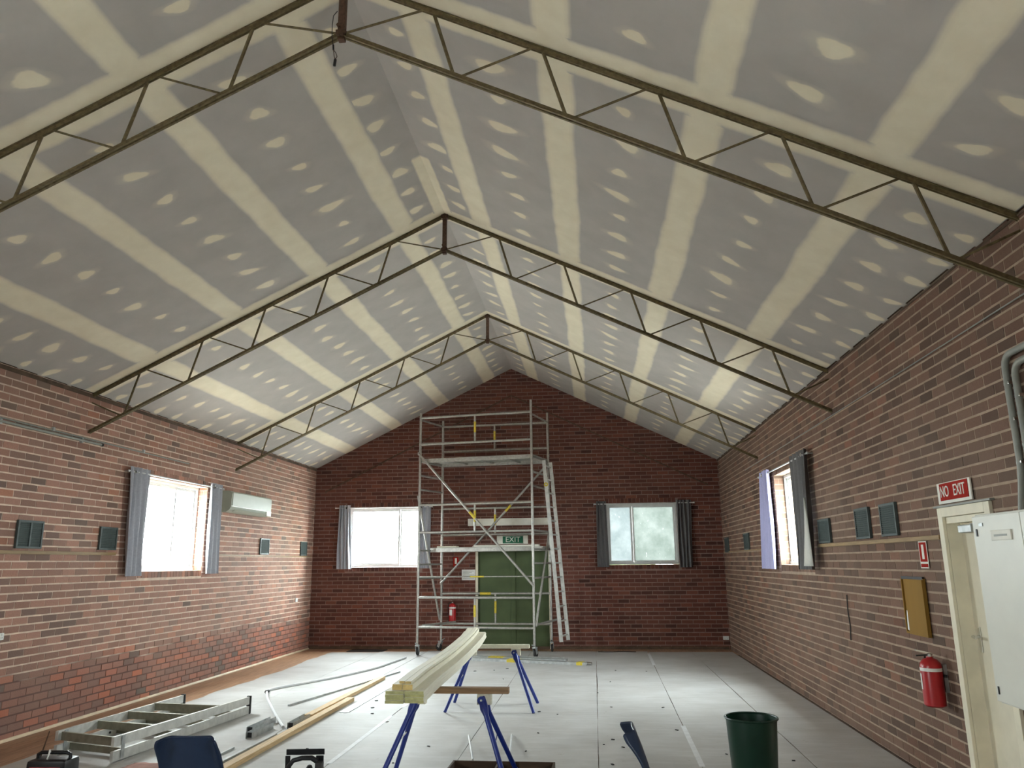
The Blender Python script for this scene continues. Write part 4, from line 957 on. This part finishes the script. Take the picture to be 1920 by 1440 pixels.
# ------------------------------------------------------------------ trestles and board stack
def trestle(x0, x1, y, label, bx0, bx1, beam):
    t = empty('trestle', (0, y, 0)); tag(t, label, 'trestle', 'blue trestles')
    zt = 0.648
    for xx, sg in ((x0, -1), (x1, 1)):
        hd = empty('leg_set'); hd.parent = t
        for sy in (-1, 1):
            foot = Vector((xx + sg * 0.255, sy * 0.335, SZ + .004)); topp = Vector((xx, sy * 0.026, zt))
            MB().tube([topp + Vector((0, 0, .02)), topp.lerp(foot, .10), topp.lerp(foot, .17), foot], [0.030, 0.034, 0.021, 0.019], 12).build('leg', BLUE, hd, True)
            MB().lathe([(0.0, 0), (0.03, 0), (0.032, 0.004), (0.032, 0.012), (0, 0.014)], (topp.x, sy * 0.05, zt), 16, Matrix.Rotation(-PI / 2 * -sy * -1, 3, 'X')).build('pivot_plate', BLUE, hd, True)
            MB().lathe([(0, 0.010), (0.009, 0.010), (0.009, 0.018), (0, 0.018)], (topp.x, sy * 0.052, zt + .002), 8, Matrix.Rotation(PI / 2 * sy * -1, 3, 'X')).build('pivot_bolt', CHROME, hd)
        a = Vector((xx, -0.026, zt)).lerp(Vector((xx + sg * .255, -0.335, 0)), .48); b = Vector((xx, 0.026, zt)).lerp(Vector((xx + sg * .255, .335, 0)), .42)
        MB().bar(a, b, 0.004, 0.014).build('spreader', CHROME, hd)
        MB().box((xx + 0.02, 0, zt + 0.005), (0.115, 0.075, 0.082), None, .003).build('packer_block', PINE_P, t)
    MB().rng(bx0, bx1, -0.042, 0.042, zt + 0.047, zt + 0.092, .003).build('cross_beam', beam, t)
    return t
trestle(0.125, 0.672, 9.95, 'far blue trestle with a pale cross beam before the scaffold', -0.05, 0.86, PINE_P)
trestle(0.205, 0.745, 6.60, 'near blue trestle with a brown cross beam under the board ends', 0.0, 0.965, BEAMW)
BT = 0.648 + 0.0925
def zc(y):       # long boards sag a little between the trestles and lift at the far end
    if y < 6.6: return BT - 0.006 * (6.6 - y)
    f = (y - 6.6) / 3.35
    return BT - 0.022 * math.sin(PI * min(f, 1)) if f <= 1 else BT + 0.05 * (f - 1) / 0.1 * 0.5
def xc(y): return 0.42 + (0.255 - 0.42) * (y - 5.85) / 4.6
def board(xo, w, zo, h_, y0, y1, label, endm, m=PINE_P):
    n = 14; vs = []; fs = []
    for k in range(n + 1):
        y = y0 + (y1 - y0) * k / n; x1 = xc(y) + xo; z = zc(y) + zo
        vs += [(x1 - w, y, z), (x1, y, z), (x1, y, z + h_), (x1 - w, y, z + h_)]
    for k in range(n):
        for j in range(4): fs.append((k * 4 + j, k * 4 + (j + 1) % 4, k * 4 + 4 + (j + 1) % 4, k * 4 + 4 + j))
    fs.append((n * 4, n * 4 + 1, n * 4 + 2, n * 4 + 3))
    t = empty('trim_board'); tag(t, label, 'board', 'stacked trim boards')
    fs.append((0, 1, 2, 3)); MB().add(vs, fs).build('board_body', m, t)
    MB().rng(xc(y0) + xo - w + .001, xc(y0) + xo - .001, y0 - 0.002, y0 + 0.0005, zc(y0) + zo + .0008, zc(y0) + zo + h_ - .0008).build('end_grain', endm, t)
hb = 0.0215
ords = ['bottom', 'second', 'third', 'top']
for i in range(4): board(-0.148, 0.137, i * hb, hb - .0012, 5.85 + 0.012 * (i % 2), 10.42 - 0.05 * (i % 3), '%s board of the left pile of green-ended primed boards' % ords[i], PINE_G)
for i in range(4): board(0.0, 0.143, i * hb, hb - .0012, 5.86 + 0.01 * ((i + 1) % 2), 10.47 - 0.06 * (i % 2) - 0.02 * i, '%s board of the right pile of green-ended primed boards' % ords[i], PINE_G)
z4 = 4 * hb
board(-0.168, 0.075, z4, 0.040, 5.90, 10.40, 'yellow-ended pine length on top of the left board pile', PINE_Y); board(-0.088, 0.075, z4, 0.040, 5.89, 10.40, 'yellow-ended pine length on top where the two board piles meet', PINE_Y)
board(-0.155, 0.042, z4 + 0.041, 0.017, 5.93, 10.30, 'slim moulding strip on the very top, left of its twin', PINE_Y); board(-0.105, 0.046, z4 + 0.041, 0.017, 5.92, 10.36, 'slim moulding strip on the very top, right of its twin', PINE_Y)

# ------------------------------------------------------------------ loose timber and metal on the floor
def lie(name, label, cat, a, b, w, h_, m, z=0.0, end=None, grp=None):
    mb = MB().bar((a[0], a[1], SZ + z + h_ / 2), (b[0], b[1], SZ + z + h_ / 2), w, h_); o = mb.build(name, m); tag(o, label, cat, grp)
    return o
lie('timber_length', 'long pine timber lying on the floor from the picture bottom', 'timber', (-1.545, 6.0), (-1.50, 10.35), 0.09, 0.045, PINE)
lie('timber_length', 'pine timber lying beyond, with its sawn end facing the camera', 'timber', (-1.645, 9.19), (-1.60, 12.25), 0.09, 0.042, PINE)
lie('flat_bar', 'silvery flat metal straightedge beside the pine timber', 'metal strip', (-1.335, 9.55), (-1.30, 12.7), 0.11, 0.006, GALV)
lie('steel_channel', 'long thin galvanised channel lying left of the pine timber', 'metal strip', (-2.17, 9.94), (-1.52, 13.0), 0.03, 0.022, GALV)
lie('steel_strip', 'thin grey metal strip lying left of the near pine timber', 'metal strip', (-1.72, 6.2), (-1.66, 8.3), 0.035, 0.02, GALV)
lie('steel_strip', 'second thin grey metal strip lying nearest the blue chair', 'metal strip', (-1.87, 6.1), (-1.83, 7.7), 0.02, 0.018, GALV)
def offcut_channel(label, a, b, z=0.0):
    a = Vector((a[0], a[1], SZ)); b = Vector((b[0], b[1], SZ)); t = empty('channel_offcut'); tag(t, label, 'metal offcut', 'channel offcuts')
    d = (b - a).normalized(); s_ = Vector((d.y, -d.x, 0)); Zz = Vector((0, 0, 1))
    MB().bar(a + Zz * .0015, b + Zz * .0015, 0.066, 0.003).build('web', GALV, t)
    for g in (-1, 1): MB().bar(a + s_ * g * .0325 + Zz * .033, b + s_ * g * .0325 + Zz * .033, 0.002, 0.06).build('flange', GALV, t)
    MB().bar(a + d * .03 + Zz * .03, a + d * .034 + Zz * .03, 0.06, 0.05).build('dark_end', BLACK, t)  # black plate just inside the channel makes its end dark
offcut_channel('short galvanised channel offcut left of the conduit end', (-1.98, 8.38), (-1.96, 8.95)); offcut_channel('short galvanised channel offcut beside the pine timber', (-1.632, 8.62), (-1.635, 9.14))
offcut_channel('crooked galvanised channel offcut between two others', (-1.87, 8.12), (-1.85, 8.62))
hp = [(-1.71, 8.62), (-1.84, 8.86), (-2.05, 9.25), (-2.31, 9.75), (-2.62, 10.35), (-2.80, 10.75), (-2.90, 11.0), (-2.89, 11.15), (-2.80, 11.38), (-2.6, 11.8), (-2.31, 12.45), (-2.05, 13.3), (-1.95, 14.0), (-1.86, 14.85)]
def catmull(p, n=6):
    out = []
    for i in range(len(p) - 1):
        a, b, c, d = [Vector(p[max(0, min(len(p) - 1, j))]) for j in (i - 1, i, i + 1, i + 2)]
        for k in range(n):
            t = k / n; out.append(0.5 * ((2 * b) + (c - a) * t + (2 * a - 5 * b + 4 * c - d) * t * t + (3 * b - a - 3 * c + d) * t ** 3))
    out.append(Vector(p[-1])); return out
pts = catmull([(a, b, SZ + 0.018) for a, b in hp]); 
hz = empty('conduit_length', (0, 0, 0)); tag(hz, 'white plastic conduit lying on the floor in a long hooked curve', 'conduit')
MB().tube(pts, 0.016, 10).build('conduit', PVCW, hz, True)
MB().lathe([(0.021, -0.04), (0.021, 0.04)], (-2.86, 10.9, SZ + .0215), 12, Matrix.Rotation(PI / 2, 3, 'X')).build('joiner', RUBBER, hz)
tag(MB().tube(catmull([(1.72, 15.93, .012), (1.95, 15.90, .012), (2.2, 15.97, .012), (2.45, 15.92, .012)]), 0.007, 6).build('cable_scrap', RUBBER, None, True), 'dark scrap of cable on the floor by the back wall', 'cable')
sk = empty('lifted_sheet', (0, 0, 0)); tag(sk, 'dark underlay strip showing at the back end of the floor sheets', 'underlay')
MB().rng(-3.35, -2.6, 15.95, 16.35, 0.0, 0.010, .002).build('strip', RUBBER, sk)
db = MB(); r = random.Random(9)
for i in range(34):
    c = Vector((r.uniform(-1.2, 4.0), r.uniform(7.2, 13.5), SZ + .004)); s_ = r.uniform(0.008, 0.022); db.box(c, (s_ * 2, s_, 0.006), Euler((0, 0, r.random() * 6)))
o = db.build('plaster_debris', RUBBER); tag(o, 'small dark crumbs of debris scattered on the floor sheets', 'debris', kind='stuff')

# ------------------------------------------------------------------ folded stepladder on the floor
TREAD = mat('shaded_alu', (0.27, 0.26, 0.20), 0.55, 0.3, 0.2, 14)  # darker aluminium: shade on the tread faces is put into the colour
sl = empty('stepladder', (0, 0, 0)); tag(sl, 'folded aluminium stepladder lying on the floor by the left wall', 'ladder')
A0, A1, B0_, B1 = Vector((-3.40, 7.32, 0)), Vector((-3.34, 9.50, 0)), Vector((-2.70, 7.10, 0)), Vector((-2.47, 9.42, 0))
for a, b in ((A0, A1), (B0_, B1)):
    MB().bar(Zv(a, SZ + .05), Zv(b, SZ + .045), 0.03, 0.085).build('rear_stile', PALEALU, sl)
    MB().bar(Zv(a, SZ + .175), Zv(b, SZ + .150), 0.03, 0.085).build('front_stile', PALEALU, sl)
    MB().box(Zv(b, SZ + .10) + Vector((0, .02, 0)), (0.05, 0.035, 0.20), None, .006).build('rubber_foot', RUBBER, sl)
    MB().bar(Zv(a.lerp(b, .05), SZ + .02) + Vector((.02, 0, 0)), Zv(a.lerp(b, .05), SZ + .21) + Vector((.02, 0, 0)), 0.05, 0.006, (1, 0, 0)).build('hinge_plate', GALV, sl)
    MB().lathe([(0, 0.0), (0.012, 0.0), (0.012, 0.008), (0, 0.008)], Zv(a.lerp(b, .36), SZ + .05) + Vector((.016, 0, 0)), 10, Matrix.Rotation(PI / 2, 3, 'Y')).build('rivet', BLACK, sl)
for i, f in enumerate((0.03, 0.27, 0.50, 0.73)):
    p, q_ = A0.lerp(A1, f), B0_.lerp(B1, f)
    MB().bar(Zv(p, SZ + .165), Zv(q_, SZ + .165), 0.03, 0.075).build('tread', TREAD, sl)
for f in (0.09, 0.42, 0.66, 0.88):
    p, q_ = A0.lerp(A1, f), B0_.lerp(B1, f)
    MB().bar(Zv(p, SZ + .05), Zv(q_, SZ + .05), 0.028, 0.06).build('cross_bar', TREAD, sl)

mb = MB(); vs = []; fs = []; r = random.Random(21)
for j in range(9):
    for i in range(9):
        u, v = i / 8, j / 8; vs.append((-2.52 + 0.36 * u + 0.05 * v + r.uniform(-.01, .01), 6.72 + 0.40 * v + r.uniform(-.012, .012), SZ + 0.002 + 0.010 * (0.5 + 0.5 * math.sin(5 * u + 3 * v)) * (0 < i < 8) * (0 < j < 8)))
for j in range(8):
    for i in range(8): a = j * 9 + i; fs.append((a, a + 1, a + 10, a + 9))
o = mb.add(vs, fs).build('dust_cloth', mat('faded_red_cloth', (0.42, 0.22, 0.18), 0.9, 0, 0.15, 12), None, True); md = o.modifiers.new('t', 'SOLIDIFY'); md.thickness = 0.004; md.offset = 1
tag(o, 'faded red cloth lying on the floor beside the stepladder end', 'cloth')

# ------------------------------------------------------------------ chairs
def make_chair(loc, rz, label):
    t = empty('stacking_chair', loc, rz); tag(t, label, 'chair', 'navy plastic chairs')     # faces local +Y
    prof = [(0.235, 0.405, .19, 0.0), (0.245, 0.425, .20, .0), (0.20, 0.445, .205, .0), (0.05, 0.437, .205, .0), (-0.10, 0.430, .20, .01), (-0.165, 0.445, .195, .02), (-0.20, 0.49, .19, .03), (-0.222, 0.56, .186, .035), (-0.245, 0.64, .184, .035), (-0.266, 0.70, .184, .03), (-0.276, 0.735, .180, .025), (-0.283, 0.760, .175, .02), (-0.288, 0.775, .168, .015), (-0.291, 0.780, .162, .012)]
    nu = 14; vs = []; fs = []
    for j, (y, z, hw, cv) in enumerate(prof):
        for i in range(nu + 1):
            u = -1 + 2 * i / nu; e = max(0, abs(u) - 0.66) / 0.34
            dy = cv * u * u * 1.0; dz = 0
            if j < 5: dz = 0.012 * u * u - 0.03 * e * e
            else: dy -= (0.045 if j < 8 else (0.06, 0.078, 0.085, 0.085, 0.08, 0.075)[min(j - 8, 5)]) * e * e; dz = -0.014 * e * e if j > 9 else 0
            vs.append((u * hw, y + dy, z + dz))
    m_ = nu + 1
    for j in range(len(prof) - 1):
        for i in range(nu): a = j * m_ + i; fs.append((a, a + 1, a + 1 + m_, a + m_))
    sh = MB().add(vs, fs).build('seat_shell', CHAIRB, t, True)
    md = sh.modifiers.new('s', 'SUBSURF'); md.levels = 1; md.render_levels = 2
    md = sh.modifiers.new('t', 'SOLIDIFY'); md.thickness = 0.012; md.offset = 0
    for sx in (-1, 1):
        for y0, y1 in ((0.14, 0.22), (-0.12, -0.24)):
            MB().tube([(sx * .15, y0, 0.425), (sx * .17, y0, 0.41), (sx * .215, y1, SZ + .012)], 0.011, 10).build('leg', CHROME, t, True)
            MB().lathe([(0.015, 0), (0.015, 0.03)], (sx * .215, y1, SZ), 10).build('foot_cap', RUBBER, t)
        MB().tube([(sx * .155, 0.16, 0.418), (sx * .155, -0.14, 0.412)], 0.010, 8).build('side_rail', CHROME, t, True)
    MB().tube([(-.155, 0.0, 0.415), (.155, 0.0, 0.415)], 0.010, 8).build('cross_rail', CHROME, t, True)
    return t
make_chair((-0.655, 4.80, 0), 0.06, 'navy plastic chair at the bottom edge seen from behind its backrest')
make_chair((2.165, 4.93, 0), -PI / 2 + 0.02, 'navy plastic chair seen edge-on beside the green bin')

# ------------------------------------------------------------------ bin
t = empty('waste_bin', (2.757, 6.0, SZ)); tag(t, 'dark green round plastic waste bin standing open on the floor', 'bin')
MB().lathe([(0.0, 0.0), (0.135, 0.0), (0.14, 0.008), (0.176, 0.63), (0.172, 0.63), (0.135, 0.012), (0.0, 0.012)], (0, 0, 0), 40).build('bin_body', BING, t, True)
MB().torus((0, 0, 0.634), 0.180, 0.008, (0, 0, 1), 40, 8).build('rim', BING, t, True)

# ------------------------------------------------------------------ radio, saw, tray
rd = empty('site_radio', (-2.50, 6.02, 0.0), 0.05); tag(rd, 'black and red site radio with raised aerial at the left picture edge', 'radio')
MB().rng(-0.155, 0.155, -0.10, 0.10, 0.012, 0.30, .03).build('case', BLACK, rd, True)
MB().rng(-0.12, 0.12, -0.108, -0.0985, 0.06, 0.255, .006).build('red_front', RED, rd)
for sx in (-1, 1): MB().lathe([(0.0, 0), (0.05, 0), (0.052, 0.008), (0.04, 0.010), (0, 0.006)], (sx * .06, -0.108, 0.15), 18, Matrix.Rotation(PI / 2, 3, 'X')).build('speaker_grille', RUBBER, rd, True)
MB().tube([(-0.125, 0, 0.285), (-0.125, 0, 0.325), (-0.10, 0, 0.338), (0.10, 0, 0.338), (0.13, 0, 0.325), (0.13, 0, 0.285)], 0.014, 10).build('carry_handle', BLACK, rd, True)
MB().tube([(-0.135, 0.04, 0.29), (-0.09, 0.05, 0.48)], [0.006, 0.004], 8).build('aerial', RUST, rd, True)
MB().tube([(-0.03, 0.0, 0.33), (-0.02, -.03, 0.36), (-0.01, -0.05, 0.34), (-0.015, -0.06, 0.30)], 0.006, 8).build('cable_tie', WHITE, rd, True)
for sx in (-1, 1):
    for sy in (-1, 1): MB().rng(sx * .12 - .02, sx * .12 + .02, sy * .07 - .02, sy * .07 + .02, 0.0, 0.02, .004).build('foot', RUBBER, rd)

sw = empty('circular_saw', (-0.62, 6.30, SZ), 0.12); tag(sw, 'black circular saw stood on its end on the floor', 'power saw')
bp = Euler((0.12, 0, 0))
for a in ((0, 0.06, 0.285, 0.30, 0.008, 0.045), (0, 0.037, 0.045, 0.30, 0.008, 0.09), (-0.13, 0.045, 0.165, 0.04, 0.008, 0.20), (0.12, 0.045, 0.165, 0.06, 0.008, 0.20)):
    MB().box(a[:3], a[3:], bp, .004).build('base_plate', BLACK, sw)
MB().lathe([(0.0, -0.05), (0.05, -0.05), (0.06, -0.03), (0.06, 0.05), (0.045, 0.08), (0, 0.08)], (-0.03, -0.03, 0.125), 18, Matrix.Rotation(PI / 2, 3, 'Y')).build('motor', BLACK, sw, True)
MB().lathe([(0, -0.012), (0.10, -0.012), (0.104, -0.006), (0.104, 0.006), (0.10, 0.012), (0, 0.012)], (0.05, -0.02, 0.105), 28, Matrix.Rotation(PI / 2, 3, 'Y')).build('blade_guard', RUBBER, sw, True)
MB().tube([(-0.10, -0.01, 0.13), (-0.105, -0.03, 0.20), (-0.07, -0.035, 0.245), (0.0, -0.035, 0.262), (0.07, -0.035, 0.262), (0.115, -0.03, 0.235)], [0.02, 0.019, 0.018, 0.018, 0.019, 0.02], 10).build('handle', BLACK, sw, True)
MB().rng(0.10, 0.155, -0.05, 0.03, 0.03, 0.23, .01).build('battery', RUBBER, sw, True)
MB().tube([(-0.09, -0.03, 0.06), (-0.17, -0.05, 0.10), (-0.24, -0.05, 0.13), (-0.27, -0.04, 0.16)], 0.008, 8).build('power_cord', BLACK, sw, True)
MB().rng(-0.05, 0.08, -0.06, 0.02, 0.0, 0.06, .01).build('front_housing', BLACK, sw)

ty = empty('timber_tray', (0.875, 6.70, SZ), -0.02); tag(ty, 'low dark timber tray on the floor behind the near trestle leg', 'tray')
MB().rng(-0.42, 0.42, -0.22, 0.22, 0.0, 0.003).build('base_panel', BLACK, ty)
for a in ((-0.43, 0.43, 0.22, 0.238), (-0.43, 0.43, -0.238, -0.22), (-0.43, -0.412, -0.22, 0.22), (0.412, 0.43, -0.22, 0.22)):
    MB().rng(a[0], a[1], a[2], a[3], 0.0, 0.105, .003).build('side_panel', TRAYW, ty)
MB().rng(-0.05, -0.032, -0.22, 0.22, 0.012, 0.10, .002).build('divider', TRAYW, ty)
for a, b, lb in (((0.60, 7.02, SZ + .112), (0.36, 8.34, SZ + .012), 'thin white rod lying from the tray, left of its pair'), ((0.92, 7.02, SZ + .112), (0.795, 8.38, SZ + .012), 'thin white rod lying from the tray, right of its pair')):
    r_ = empty('white_rod'); tag(r_, lb, 'rod', 'white rods at the tray')
    a_ = Vector(a) + (Vector(a) - Vector(b)).normalized() * 0.12
    MB().tube([a_, b], 0.0085, 10).build('shaft', PVCW, r_, True); MB().tube([b, Vector(b) + (Vector(b) - a_).normalized() * 0.02], 0.010, 10).build('end_cap', WHITE, r_, True)
